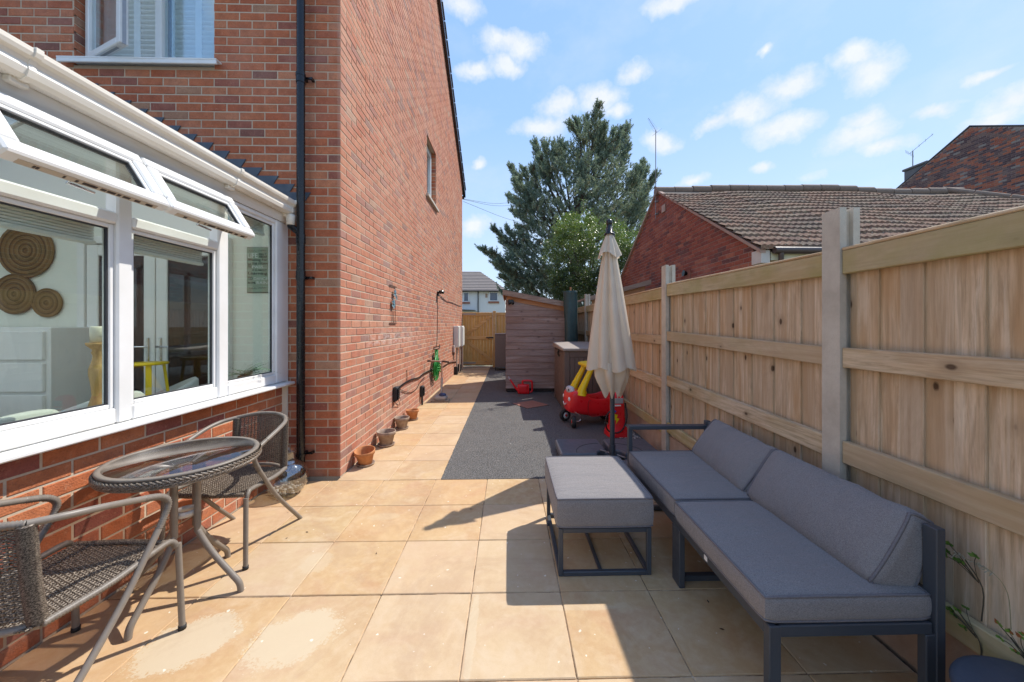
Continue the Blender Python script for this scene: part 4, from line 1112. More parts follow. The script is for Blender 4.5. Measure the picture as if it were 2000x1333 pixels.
# ---- shed
shed = thing('wooden_shed', 'weathered grey brown boarded shed with a sloping roof at the end of the tarmac', 'shed', (.55, 8.3, 0))
SX0, SX1, SY0, SY1 = -.062, 1.30, 7.46, 9.25
def shz(x): return 2.00 - (x - SX0) * (2.0 - 1.765) / 1.24
pl = 14; cz = .135
z = .075; k = 0
while z < 2.0:
    zt = min(z + cz - .002, 9)
    m = MB().box(SX0, SX1, SY0 - .0, SY0 + .016, z, zt, 0)
    m.v = [(p[0], p[1] - (.013 if p[2] < z + .01 and p[1] < SY0 + .01 else 0), min(p[2], shz(p[0]) - .012)) for p in m.v]
    m.build('shiplap_board', SHEDW, shed)
    m = MB().box(SX0 - .001, SX0 + .015, SY0 + .018, SY1, z, zt, 0)
    m.v = [(p[0] - (.010 if p[2] < z + .01 and p[0] < SX0 + .005 else 0), p[1], min(p[2], 1.985)) for p in m.v]
    if z < 1.95: m.build('shiplap_board', SHEDW, shed)
    z += cz; k += 1
MB().box(SX0 + .02, SX1 - .02, SY0 + .02, SY1 - .02, .05, 1.74).build('inner_frame', plain('dark_shed_frame', (.05, .04, .03), .9), shed)
MB().box(SX0, SX1, SY0 + .02, SY1, .015, .055).build('floor_bearer', plain('bearer', (.05, .04, .035), .9), shed)
for i in range(4): MB().box(SX0 + .02 + i * .43, SX0 + .08 + i * .43, SY0 + .03, SY1, -.004, .015).build('joist', BLACKM, shed)
m = MB(); L0, L1 = SX0 - .065, SX1 + .06
def slope_box(x0, x1, y0, y1, dz0, dz1):
    mm = MB().box(x0, x1, y0, y1, 0, 1)
    mm.v = [(p[0], p[1], shz(p[0]) + (dz1 if p[2] > .5 else dz0)) for p in mm.v]; return mm
slope_box(L0, L1, SY0 - .12, SY0 - .095, -.015, .088).build('fascia', SHEDR, shed)
slope_box(L0, L0 + .022, SY0 - .095, SY1 + .08, -.015, .088).build('fascia', SHEDF, shed)
slope_box(L0 + .022, L1, SY0 - .095, SY1 + .08, .02, .05).build('roof', SHEDF, shed)
slope_box(L0 - .004, L1, SY0 - .12, SY1 + .08, .0885, .094).build('roofing_felt', plain('roofing_felt', (.10, .10, .10), .95), shed)
slope_box(SX0 + .02, SX1, SY0 - .018, SY0 - .002, -.10, .02).build('trim', SHEDF, shed)
lt = thing('security_light', 'small black twin security lamp fixed under the shed roof corner', 'light', (0.02, 7.4, 1.88))
MB().box(-.02, .10, 7.38, 7.43, 1.84, 1.90, .008).build('bracket', BLACK, lt)
for x in (-.01, .055): MB().lathe([(1e-3, 0), (.018, 0), (.034, .05), (.034, .06), (1e-3, .058)], seg=12).xf(Matrix.Translation((x + .02, 7.36, 1.845)) @ Matrix.Rotation(R(110), 4, 'X')).build('lamp_head', BLACK, lt)
tr_ = thing('covered_parasol', 'tall furled parasol in a dark green cover standing behind the storage box', 'parasol', (1.235, 7.2, 0))
def tf(r, z, a): return r * (1 + .16 * math.sin(3 * a + z * 2) + .06 * math.sin(7 * a + 5 * z))
MB().lathe([(.10, .35), (.125, .5), (.128, 1.0), (.122, 1.5), (.128, 1.8), (.125, 2.02), (.135, 2.06), (.11, 2.05), (1e-3, 2.03)], (1.235, 7.2, 0), 24, rfn=tf).build('cover', TARP, tr_)
MB().tube([(1.235, 7.2, 0), (1.235, 7.2, 2.14)], .016, 8).build('pole', SHEDF, tr_)

# ---- storage box
st = thing('storage_box', 'brown resin garden storage box with paler lid standing against the fence', 'storage box', (1.2, 6.2, 0))
bx0, bx1, by0, by1 = .880, 1.585, 5.72, 6.95
MB().box(bx0 + .012, bx1, by0 + .012, by1, .0, .965, .004).build('carcass', BROWNP, st)
for (xa, xb) in ((bx0, bx0 + .085), (bx1 - .085, bx1)): MB().box(xa, xb, by0 - .004, by0 + .02, .0, .965, .006).build('corner_post', BROWNP, st)
MB().box(bx0 + .085, bx1 - .085, by0 - .002, by0 + .02, .87, .965, .004).box(bx0 + .085, bx1 - .085, by0 - .002, by0 + .02, .0, .08, .004).build('front_rail', BROWNP, st)
n = 7; wd = (bx1 - bx0 - .19) / n
for i in range(n): MB().box(bx0 + .095 + i * wd + .006, bx0 + .095 + (i + 1) * wd - .006, by0 + .002, by0 + .02, .09, .86, .006).build('door_panel', BROWNP, st)
MB().box(bx0 - .002, bx0 + .012, by0 + .10, by1 - .06, .06, .93, .006).build('side_panel', BROWNP, st)
for y in (by0 + .02, by1 - .10): MB().box(bx0 - .006, bx0 + .012, y, y + .07, .0, .965, .005).build('side_post', BROWNP, st)
m = MB().box(bx0 - .03, bx1 + .02, by0 - .04, by1 + .03, 0.965, 1.015, .012)
m.v = [(p[0], p[1], p[2] + (.04 * max(0, (p[1] - by0) / 1.1) if p[2] > .99 else 0)) for p in m.v]
m.build('lid', BROWNP2, st)
MB().tube([(bx0 - .012, by0 + .50, .985), (bx0 - .035, by0 + .50, .90), (bx0 - .018, by0 + .50, .84)], .017, 8).build('latch', BLACK, st)

# ---- manhole cover of herringbone blocks
mh = thing('drain_cover', 'diamond set red block patterned drain cover let into the tarmac', 'drain cover', (.375, 6.28, 0), R(33))
MB().box(-.235, .235, -.235, .235, -.006, .0015).build('tray', plain('joint_grit', (.10, .07, .055), .95), mh, world=False)
PAV = plain('red_block', (.33, .15, .105), .9, 0, .25, 30)
for i in range(4):
    for j in range(9):
        xa = -.225 + i * .1125; ya = -.225 + j * .05
        MB().box(xa + .003, xa + .1095, ya + .003, ya + .047, -.004, .006, .002).build('block', PAV, mh, world=False)

# ================================================================== BUNGALOW
bung = thing('brick_bungalow', 'old red brick bungalow with a brown pantiled roof beyond the fence', 'bungalow', (3.6, 5.24, 0))
BX, BY0, BYA, BZE = 3.6, 5.24, 8.63, 2.58
BSL = (4.64 - BZE) / (BYA - BY0); BY1 = 2 * BYA - BY0
wg = wall_mesh('gable_wall', 'y', BX, -1, .28, BY0 + .005, BY1, -.05, 2.55, [], MORTAR_OLD, bung)
MB().prism([(BY0 + .006, 2.55), (BY1, 2.55), (BYA, 2.50 + BSL * (BYA - BY0) + .03)], 'x', BX + .005, BX + .28).build('gable', MORTAR_OLD, bung)
def bz(y): return BZE + (BYA - BY0 - abs(y - BYA)) * BSL
def keep_b(a, b_, z):
    if z > 2.5:
        m_ = (z - BZE + .05) / BSL; a = max(a, BY0 + m_); b_ = min(b_, BY1 - m_)
    return [(a, b_)] if b_ - a > .02 else []
lay(wg, 'y', BX, -1, BY0, BY1, .975, 4.65, keep_b, PAL_OLD, parity=0, budget_key='bung')
wf = wall_mesh('front_wall', 'x', BY0, -1, .28, BX + .285, 14.0, -.05, 2.42, [], MORTAR_OLD, bung)
lay(wf, 'x', BY0, -1, BX + .002, 9.0, .975, 2.42, lambda a, b_, z: [(a, b_)], PAL_OLD, parity=1, budget_key='bung')
MB().box(BX + .3, 14, BY1 - .28, BY1 - .01, -.05, 2.5).box(13.7, 14, BY0 + .3, BY1 - .3, -.05, 2.5).build('rear_wall', FARBRICK, bung)
def sag(x, y): return .035 * math.sin(x * 1.05 + .6) * (y - BY0) / 3.4 + .018 * math.sin(x * 2.3 + y)
# roof: gauge courses of double roman tiles on the camera side, plain body below
XH = 10.6; XE = 14.2
br = MB()
def rz(y): return BZE + .045 + (y - BY0) * BSL
br.add([(BX - .03, BY0 - .22, rz(BY0 - .22) - .05), (XE, BY0 - .22, rz(BY0 - .22) - .05), (XH, BYA, rz(BYA) - .05), (BX - .03, BYA, rz(BYA) - .05)], [(0, 1, 2, 3)])
br.add([(BX - .03, BY1 + .22, rz(BY0 - .22) - .05), (XE, BY1 + .22, rz(BY0 - .22) - .05), (XH, BYA, rz(BYA) - .05), (BX - .03, BYA, rz(BYA) - .05)], [(0, 1, 2, 3)])
br.add([(XE, BY0 - .22, rz(BY0 - .22) - .04), (XE, BY1 + .22, rz(BY0 - .22) - .04), (XH, BYA, rz(BYA) - .04)], [(0, 1, 2)])
def m_tile(t):
    p = t.pos(); a = t.attr('bc'); n = t.noise(p, 9, 6, .7); l = t.noise(p, 22, 5, .75)
    c = t.mix(t.ramp(n, .35, .65, 0, .6), a, (.19, .135, .095))
    c = t.mix(t.ramp(l, .54, .66, 0, .7), c, (.36, .31, .19))
    c = t.mix(t.ramp(t.noise(p, 40, 4, .7), .60, .68, 0, .8), c, (.50, .47, .38))
    c = t.mix(t.ramp(t.noise(p, 15, 5, .7), .62, .72, 0, .7), c, (.05, .045, .04))
    return {'c': c, 'n': t.bump(l, .6, .01)}
TILE = mat('clay_pantile', m_tile, .92, spec=.15)
broof = br.build('roof', plain('roof_felt', (.06, .05, .045), .95), bung)
gauge = .245; TW = .30; nrow = 16
tr = random.Random(8); tiles = []
slen = math.hypot(1, BSL)
def tile_mesh(c, wd=TW):
    m = MB(); n = 12; top = []; bot = []; fr_ = []; 
    for i in range(n + 1):
        u = -wd / 2 + wd * i / n; h = .020 * (.5 - .5 * math.cos(2 * math.pi * 3 * i / n))
        fr_.append((u, 0, h + .046)); top.append((u, gauge * 1.18 / slen, h + gauge * 1.18 / slen * BSL + .002)); bot.append((u, .004, h * .4 - .012))
    vs = fr_ + top + bot; N = n + 1; fs = []
    for i in range(n): fs += [(i, i + 1, N + i + 1, N + i), (2 * N + i, 2 * N + i + 1, i + 1, i)]
    return m.add(vs, fs, False, c)
TC = [(.19, .105, .075), (.23, .125, .085), (.15, .088, .07), (.20, .14, .10), (.12, .085, .07)]
tcache = {}
for r_ in range(nrow):
    yf = BY0 - .25 + r_ * gauge / slen
    if yf > BYA - .08: break
    hipx = XE - (XE - XH) * max(0, (yf - (BY0 - .22)) / (BYA - BY0 + .22)) + .1
    x = BX - .06
    while x < hipx:
        tiles.append((x + TW / 2, yf, r_)); x += TW
tiles.sort(key=lambda q: math.hypot(q[0], q[1]))
tm = MB()
for i, (x, y, r_) in enumerate(tiles):
    c = tr.choice(TC); z = rz(y) + sag(x, y) - .03 + tr.uniform(-.003, .003)
    py = 636 - FPX * (z - H) / y; px = 994 + FPX * x / y
    if i < 300 and px < 2050:
        if c not in tcache:
            o = tile_mesh(c).build('roof_tile', TILE); tcache[c] = o.data; bpy.data.objects.remove(o)
        single('roof_tile', tcache[c], broof, (x, y, z)).rotation_euler = (0, tr.uniform(-.01, .01), tr.uniform(-.01, .01))
    else:
        m = tile_mesh(c); tm.add([(p[0] + x, p[1] + y, p[2] + z) for p in m.v], m.f, False, c)
tag(tm.build('roof_tiles', TILE, broof), kind='stuff')
rd = MB(); x = BX - .08; k = 0
while x < XH + .1:
    s_ = sag(x + .2, BYA); rd.tube([(x, BYA - .03, rz(BYA) - .035 + s_), (x + .43, BYA - .03, rz(BYA) - .035 + s_)], .105, 12, rf=None); x += .445
rd.build('ridge_tile', plain('ridge_clay', (.22, .16, .12), .9, 0, .35, 14), broof)
hp = MB()
for i in range(10):
    f0 = i / 10; f1 = (i + .96) / 10
    q = lambda f: (XH + (XE - XH) * f + .02, BYA + (BY0 - .22 - BYA) * f, rz(BYA + (BY0 - .22 - BYA) * f) + .02)
    hp.tube([q(f0), q(f1)], .075, 8)
hp.build('hip_tile', plain('hip_clay', (.22, .16, .12), .9, 0, .35, 14), broof)
# mortared verge strip up the gable
vb = MB()
for (ya, yb) in ((BY0 - .22, BYA), (BY1 + .22, BYA)):
    za, zb = rz(BY0 - .22) - .09, rz(BYA) - .09
    vb.add([(BX - .05, ya, za), (BX + .03, ya, za), (BX + .03, yb, zb), (BX - .05, yb, zb), (BX - .05, ya, za + .05), (BX + .03, ya, za + .05), (BX + .03, yb, zb + .05), (BX - .05, yb, zb + .05)],
           [(0, 1, 2, 3), (4, 5, 6, 7), (0, 1, 5, 4), (1, 2, 6, 5), (2, 3, 7, 6), (3, 0, 4, 7)])
vb.build('verge', plain('verge_mortar', (.36, .25, .20), .9, 0, .3, 10), broof)
MB().box(BX + .12, 14.2, BY0 - .20, BY0 - .18, 2.30, 2.42, .003).box(BX + .12, 14.2, BY0 - .18, BY0 - .004, 2.30, 2.315).build('fascia', plain('cream_fascia', (.60, .58, .42), .6), bung)
MB().box(BX - .03, BX + .10, BY0 - .21, BY0 - .004, 2.26, 2.45, .004).build('box_end', plain('grey_white_box_end', (.55, .52, .47), .7), bung)
MB().tube([(BX + .12, BY0 - .26, 2.43), (14.2, BY0 - .26, 2.40)], .05, 10).build('gutter', plain('brown_gutter', (.07, .05, .045), .4), bung)
MB().tube([(BX + .22, BY0 - .26, 2.42), (BX + .22, BY0 - .26, 2.24), (BX + .25, BY0 - .06, 2.10), (BX + .25, BY0 - .06, 0)], .034, 10).build('downpipe', plain('brown_downpipe', (.07, .05, .045), .4), bung)
MB().box(6.0, 7.1, BY0 - .012, BY0 + .02, 2.18, 2.26).build('lintel', plain('dark_lintel', (.12, .07, .055), .9), bung)
a = at_x(1338, 535, BX - .06)
MB().tube([(BX - .01, a[1], a[2]), (BX - .10, a[1] - .0, a[2] + .01)], .045, 12, rf=lambda u: .03 + .035 * u).build('vent_cowl', BLACK, bung)
MB().box(BX - .03, BX, a[1] - .12, a[1] + .05, a[2] - .35, a[2] + .06).build('boxed_flue', plain('painted_brick_flue', (.26, .11, .08), .9), bung)
MB().box(BX - .025, BX - .002, BYA - .42, BYA - .25, 4.00, 4.17, .003).build('air_brick', plain('air_brick', (.42, .32, .26), .9), bung)

def yagi(root, px, y, zb, zt, sc, el, nE, lab):
    x = px
    MB().tube([(x, y, zb), (x, y, zt)], .014 * sc + .004, 8).build('mast', plain('galvanised_mast', (.20, .20, .21), .5, .4), root)
    d = Vector((-.72, -.35, .62)).normalized() if el is None else Vector(el).normalized()
    m = MB(); p0 = Vector((x, y, zt)); m.tube([p0 - d * .16 * sc, p0 + d * .85 * sc], .009 * sc, 6)
    side = d.cross(Vector((0, 0, 1))).normalized()
    for i in range(nE):
        q = p0 + d * (.0 + .8 * i / (nE - 1)) * sc; L = (.20 - .008 * i) * sc
        m.tube([q - side * L, q + side * L], .0045 * sc, 5)
    u = side.cross(d).normalized()
    for s_ in (-1, 1):
        for k in range(4):
            q = p0 - d * .14 * sc + u * s_ * (.04 + .05 * k) * sc; m.tube([q - side * .24 * sc, q + side * .24 * sc], .0045 * sc, 5)
    m.build('aerial_head', plain('aerial_metal', (.16, .16, .17), .5, .4), root)
ya_ = thing('television_aerial', 'tall thin television aerial on a mast at the bungalow gable peak', 'aerial', (BX - .04, BYA, 3.9))
ax = at_y(1288, 300, BYA)[0]
yagi(ya_, BX - .06, BYA, 3.95, at_y(1288, 255, BYA)[2], .40, (-.50, -.15, .62), 11, '')
MB().box(BX - .07, BX - .005, BYA - .03, BYA + .03, 4.05, 4.08).box(BX - .07, BX - .005, BYA - .03, BYA + .03, 4.35, 4.38).build('wall_bracket', plain('bracket_steel', (.3, .3, .3), .5, .5), ya_)

# ---- tall old brick gable at far right
fg = thing('tall_brick_house', 'tall old purple and orange brick gable rising behind the bungalow roof at right', 'house', (18, 13.7, 0))
FX, FA, FZ = 18.0, 13.69, 9.15
fw_ = wall_mesh('gable_wall', 'y', FX, -1, .3, 8.6, 18.8, -.05, 6.4, [], MORTAR_OLD, fg)
MB().prism([(8.6, 6.4), (18.8, 6.4), (FA, FZ - .03)], 'x', FX + .005, FX + .3).build('gable', MORTAR_OLD, fg)
MB().box(FX + .3, 26, 8.6, 8.9, -.05, 6.4).box(FX + .3, 26, 18.5, 18.8, -.05, 6.4).build('side_wall', FARBRICK, fg)
def keep_f(a, b_, z):
    m_ = (FZ - .06 - z) / .54; a = max(a, FA - m_); b_ = min(b_, FA + m_, 16.8)
    return [(a, b_)] if b_ - a > .03 else []
lay(fw_, 'y', FX, -1, 8.6, 17.0, 4.2, 9.15, keep_f, PAL_FAR, parity=0, budget_key='far')
m = MB()
for (ya, yb) in ((8.6, FA), (18.8, FA)):
    z0_ = FZ - abs(FA - ya) * .54
    m.add([(FX - .02, ya, z0_), (FX + 8, ya, z0_), (FX + 8, yb, FZ), (FX - .02, yb, FZ), (FX - .02, ya, z0_ + .04), (FX + 8, ya, z0_ + .04), (FX + 8, yb, FZ + .04), (FX - .02, yb, FZ + .04)],
          [(0, 1, 2, 3), (4, 5, 6, 7), (0, 1, 5, 4), (1, 2, 6, 5), (2, 3, 7, 6), (3, 0, 4, 7)])
m.build('roof', plain('dark_slate', (.10, .105, .12), .7), fg)
ck = MB().box(FX + .1, FX + 1.0, 15.22, 16.15, 6, 8.42, .03).box(FX + .06, FX + 1.04, 15.2, 16.2, 8.42, 8.52, .02)
ck.build('chimney', mat('sooty_render', lambda t: {'c': t.mix(t.noise(t.pos(), 3, 6, .7), (.08, .08, .085), (.22, .20, .19))}, .95), fg)
y2 = thing('television_aerial', 'short aerial on the dark chimney beside the tall brick gable', 'aerial', (FX, 15.95, 8.5))
yagi(y2, at_x(1776, 300, FX)[0] + .3, 15.95, 8.45, 9.28, .95, (.45, -.55, .62), 4, '')

# ---- neighbour's shed over the fence
ns = thing('neighbour_shed', 'small orange boarded shed roof showing over the far fence bays', 'shed', (2.3, 8.2, 0))
def nz(x): return 1.93 + (x - 1.78) * .27
z = .1; 
while z < 2.3:
    m = MB().box(1.85, 3.05, 8.02, 8.04, z, z + .112); m.v = [(p[0], p[1] - (.008 if p[2] < z + .01 else 0), min(p[2], nz(p[0]) - .01)) for p in m.v]
    m.build('shiplap_board', SHEDF, ns); z += .115
mm = MB().box(1.72, 3.15, 7.92, 7.95, 0, 1); mm.v = [(p[0], p[1], nz(p[0]) + (.09 if p[2] > .5 else -.01)) for p in mm.v]; mm.build('fascia', SHEDR, ns)
mm = MB().box(1.72, 3.15, 7.95, 9.6, 0, 1); mm.v = [(p[0], p[1], nz(p[0]) + (.085 if p[2] > .5 else .04)) for p in mm.v]; mm.build('roof', SHEDR, ns)
MB().box(1.87, 3.03, 8.045, 9.5, 0, 1.85).build('inner_frame', BLACKM, ns)

# ---- white house at the end
wh = thing('white_house', 'distant white rendered house with a hipped brown roof beyond the gate', 'house', (-6, 38, 0))
HY = 38.0; hx1 = at_y(985, 600, HY)[0] + .1; ez = at_y(940, 570, HY)[2]
REND = plain('white_render', (.78, .76, .70), .85, 0, .05, 2)
MB().box(-16, hx1, HY, HY + 8, 0, ez).build('wall', REND, wh)
hr = MB(); hx = hx1 + .35; hz = at_y(935, 531, HY + 4)[2]; hxr = at_y(937, 531, HY + 4)[0]
v = [(-16, HY - .4, ez), (hx, HY - .4, ez), (hx, HY + 8.4, ez), (-16, HY + 8.4, ez), (-16, HY + 4, hz), (hxr, HY + 4, hz)]
hr.add(v, [(0, 1, 5, 4), (1, 2, 5), (2, 3, 4, 5), (0, 4, 3), (0, 3, 2, 1)])
hro = hr.build('roof', plain('brown_concrete_tile', (.20, .17, .15), .9), wh)
co = MB(); nr = 13
for i in range(nr):
    f0 = i / nr; f1 = (i + 1) / nr
    ya, yb = HY - .4 + 4.4 * f0, HY - .4 + 4.4 * f1; za, zb = ez + (hz - ez) * f0, ez + (hz - ez) * f1
    xa, xb = hx + (hxr - hx) * f0, hx + (hxr - hx) * f1
    co.add([(-16, ya, za + .07), (xa, ya, za + .07), (xb, yb, zb + .01), (-16, yb, zb + .01), (-16, ya, za), (xa, ya, za)], [(0, 1, 2, 3), (4, 5, 1, 0)])
tag(co.build('tile_course', plain('brown_tile_course', (.24, .20, .175), .9, 0, .2, 3), hro), kind='stuff')
MB().box(-16, hx, HY - .45, HY - .38, ez - .02, ez + .10).build('gutter', BLACKM, wh)
for (pa, pb, pz0, pz1) in ((905, 916, 571, 590), (955.5, 973, 570.5, 589)):
    a = at_y(pa, pz0, HY); b_ = at_y(pb, pz1, HY)
    m = MB(); fr(m, a[0], b_[0], b_[2], a[2], .09, HY - .08, HY - .005, .01); wo = m.build('window', UPVC, wh)
    MB().box(a[0] + .09, b_[0] - .09, HY - .04, HY - .02, b_[2] + .09, a[2] - .09).build('pane', GLASS_UP, wo)
    MB().box(a[0] + .09, b_[0] - .09, HY - .018, HY - .006, b_[2] + .09, a[2] - .09).build('curtain', plain('dim_curtain', (.10, .16, .24), .8), wo)
    MB().box(a[0] - .1, b_[0] + .1, HY - .12, HY - .004, b_[2] - .20, b_[2] - .02).build('sill', plain('red_tile_sill', (.36, .15, .09), .9), wo)
MB().box(at_y(933, 0, HY)[0], at_y(933, 0, HY)[0] + .09, HY - .12, HY - .02, 0, ez).build('downpipe', BLACKM, wh)
a = at_y(948, 576, HY); MB().box(a[0], a[0] + .22, HY - .05, HY - .002, a[2] - .3, a[2] + .1).build('wall_vent', plain('buff_vent', (.42, .28, .2), .9), wh)
pc = MB(); a = at_y(920, 601, HY - 2)
pc.prism([(a[0] - 4, a[2]), (a[0] + .35, a[2] - .25), (a[0] - 4, a[2] - .25)], 'y', HY - 2, HY - .01); pc.build('porch_roof', plain('porch_slate', (.10, .11, .13), .8), wh)

# ================================================================== SOFA SET
sofa = thing('garden_sofa', 'long grey cushioned garden sofa with charcoal metal frame against the fence', 'sofa', (1.2, 1.95, 0))
SX = .890
def bar_(M_, p, q, a, b_): M_.bar(p, q, a, b_, .003)
def B(x0, x1, y0, y1, z0, z1, name='frame_bar', m=ALU, par=sofa, bv=.003): return MB().box(x0, x1, y0, y1, z0, z1, bv).build(name, m, par)
XBk = 1.495
B(SX, SX + .022, 1.245, 2.70, .300, .345, 'front_rail'); B(XBk - .03, XBk, 1.245, 2.70, .300, .345, 'rear_rail')
B(SX + .022, XBk - .03, 1.215, 1.245, .305, .345, 'side_rail'); B(SX + .022, XBk - .03, 2.675, 2.70, .305, .345, 'side_rail')
for y in (1.6, 1.95, 2.3): B(SX + .022, XBk - .03, y, y + .03, .315, .338, 'slat')
B(SX, SX + .042, 1.213, 1.245, 0, .345, 'leg'); B(XBk - .055, XBk - .01, 1.213, 1.243, 0, .305, 'leg')
B(XBk - .022, XBk + .012, 1.210, 1.255, 0, .672, 'back_post')
B(XBk - .022, XBk + .012, 2.66, 2.70, 0, .66, 'back_post'); B(XBk - .022, XBk + .012, 1.88, 1.92, .0, .64, 'back_post')
for z in (.40, .50, .62): B(XBk - .018, XBk + .008, 1.255, 2.66, z, z + .035, 'back_rail')
# middle foot loop
B(SX, SX + .03, 1.865, 1.95, 0, .300, 'leg'); B(SX + .03, XBk - .03, 1.915, 1.95, 0, .03, 'foot_bar'); B(SX + .03, XBk - .02, 2.655, 2.69, 0, .03, 'foot_bar')
B(SX, SX + .03, 2.655, 2.70, 0, .300, 'leg')
# far armrest
B(SX, SX + .030, 2.665, 2.70, .345, .600, 'arm_post'); B(SX, XBk, 2.655, 2.71, .600, .628, 'armrest')
MB().box(SX - .0015, SX, 1.60, 1.625, .312, .333).build('label_tag', WHIP, sofa)
def pipe_rect(x0, x1, y0, y1, z, r=.022, puff=0):
    pts = []
    for cx, cy, a0 in ((x1 - r, y1 - r, 0), (x0 + r, y1 - r, 90), (x0 + r, y0 + r, 180), (x1 - r, y0 + r, 270)):
        for k in range(5):
            a = R(a0 + 22.5 * k); pts.append((cx + r * math.cos(a), cy + r * math.sin(a), z))
    return pts
def edge_loop(mb, ax, sg, n, push=0.0):
    """the closed border of one face of a cushion mesh, in order"""
    o = (2 * ax + (1 if sg > 0 else 0)) * (n + 1) ** 2; g = lambda i, j: Vector(mb.v[o + i * (n + 1) + j])
    L = [g(i, 0) for i in range(n)] + [g(n, j) for j in range(n)] + [g(i, n) for i in range(n, 0, -1)] + [g(0, j) for j in range(n, 0, -1)]
    c = sum(L, Vector()) / len(L)
    return [p + (p - c).normalized() * push for p in L]
def seat_cushion(parent, x0, x1, y0, y1, z0, z1, name='seat_cushion', n=12, wr=.0015):
    mb = MB().cushion(x0, x1, y0, y1, z0, z1, .022, .012, n, wr)
    c = mb.build(name, FABRIC, parent)
    for sg in (1, -1): MB().tube(edge_loop(mb, 2, sg, n, .002), .0052, 6, closed=True).build('piping', PIPING, c)
    return c
seat_cushion(sofa, .880, 1.475, 1.222, 1.905, .347, .442)
seat_cushion(sofa, .885, 1.475, 1.915, 2.655, .347, .447)
def back_cushion(y0, y1, x0, lab, dy=0, lean=20, tw=0):
    """wedge cushion leaning on the back rail; section in local X (thickness) and Z (height)"""
    L = y1 - y0; hh = .285; th = .165
    m = MB().cushion(0, th, 0, L, 0, hh, .036, .022, 14, .004)
    out = []
    for p in m.v:
        u = p[2] / hh; x = p[0]
        x = .5 * th + (x - .5 * th) * (1.10 - .42 * u) * (1 + .22 * (1 - (2 * p[1] / L - 1) ** 4) * (1 - (2 * u - 1) ** 2))
        bul = (1 - (2 * p[1] / L - 1) ** 2)
        out.append((x - .012 * bul * (1 - abs(2 * u - 1)), p[1], p[2] + (.034 * abs(2 * p[1] / L - 1) ** 2.5 + .004 * math.sin(p[1] * 29)) * max(0, u - .4)))
    m.v = out
    M_ = Matrix.Translation((x0, y0, .445)) @ Matrix.Rotation(R(tw), 4, 'Z') @ Matrix.Rotation(R(lean), 4, 'Y')
    c = m.xf(M_).build('back_cushion', FABRIC, sofa)
    for sg in (1, -1): MB().tube(edge_loop(m, 1, sg, 14, .002), .0055, 6, closed=True).build('piping', PIPING, c)
back_cushion(1.262, 1.955, 1.292, '', lean=26)
back_cushion(1.972, 2.635, 1.288, '', tw=-4, lean=29)

ott = thing('garden_footstool', 'grey cushioned footstool on an open charcoal frame in front of the sofa', 'footstool', (.53, 2.28, 0))
ox0, ox1, oy0, oy1 = .272, .785, 1.968, 2.60
def OB(*a, name='frame_bar'): return MB().box(*a, .003).build(name, ALU, ott)
for x in (ox0, ox1 - .025):
    for y in (oy0, oy1 - .025): OB(x, x + .025, y, y + .025, 0, .262, name='leg')
for y in (oy0, oy1 - .025): OB(ox0 + .025, ox1 - .025, y, y + .025, 0, .025, name='foot_bar'); OB(ox0 + .025, ox1 - .025, y, y + .025, .262 - .025, .262, name='top_bar')
for x in (ox0, ox1 - .025): OB(x, x + .025, oy0 + .025, oy1 - .025, 0, .02, name='foot_bar'); OB(x, x + .025, oy0 + .025, oy1 - .025, .262 - .025, .262, name='top_bar')
OB(.50, .522, oy0 + .025, oy1 - .025, 0, .012, name='foot_bar')
OB(ox0 - .018, ox0, 2.40, 2.44, .035, .055, name='clip')
seat_cushion(ott, ox0 - .012, ox1 + .012, oy0 - .006, oy1 + .006, .266, .430)

pf = thing('round_side_table', 'round slate blue topped low table at the lower right corner', 'table', (1.50, .93, 0))
MB().lathe([(1e-3, .315), (.19, .315), (.205, .308), (.21, .295), (.205, .28), (1e-3, .275)], (1.50, .93, 0), 40).build('top', plain('slate_blue_top', (.06, .075, .105), .55, 0, .3, 9, bump=.3), pf)
MB().lathe([(.19, .28), (.175, .20), (.165, .02), (.15, .0), (1e-3, 0)], (1.50, .93, 0), 32).build('body', plain('slate_body', (.05, .055, .065), .6), pf)

# ================================================================== PARASOL
UX, UY = 1.02, 3.54
um = thing('closed_parasol', 'closed cream canvas parasol standing upright in its black base', 'parasol', (UX, UY, 0))
MB().tube([(UX, UY, .06), (UX, UY, 2.30)], .0235, 16).build('pole', ALU, um)
zt = at_y(1187, 458, UY)[2]
MB().lathe([(.052, 0), (.052, .012), (.034, .014), (.034, .07), (.026, .075), (.026, .10), (.030, .105), (.030, .135), (.018, .15), (1e-3, .152)], (UX - .03, UY, zt - .005), 20).build('finial', BLACK, um)
rib = random.Random(6); ph = [rib.uniform(0, 6.28) for _ in range(9)]
def folds(amp, k0=8, tw=.0):
    def f(r, z, a):
        a2 = a + tw * z
        w_ = abs(math.sin(k0 / 2 * a2 + .4)) ** .8
        return r * (1 - amp * (1 - w_) + amp * .25 * math.sin(3 * a + ph[0]) + amp * .12 * math.sin(11 * a + ph[1] + 2 * z))
    return f
def lean(z): return -.030 * max(0, z - .9) / 1.4
def canopy(prof, amp, k0, name, par, edge=None):
    m = MB().lathe(prof, (UX, UY, 0), 96, rfn=folds(amp, k0, .25))
    m.v = [(x + lean(z), y, z + (edge(math.atan2(y - UY, x - UX)) * 1.0 if (edge and abs(z - prof[-1][1]) < 1e-6) else 0)) for x, y, z in m.v]
    return m.build(name, CANVAS, par)
z0 = at_y(1187, 458, UY)[2]
pr = []
for i in range(25):
    u = i / 24; z = z0 - .10 - u * (z0 - .10 - .955)
    pr.append((.048 + .195 * u ** .92, z))
can = canopy(pr, .32, 8, 'canopy', um, lambda a: .02 * math.sin(5 * a + 1))
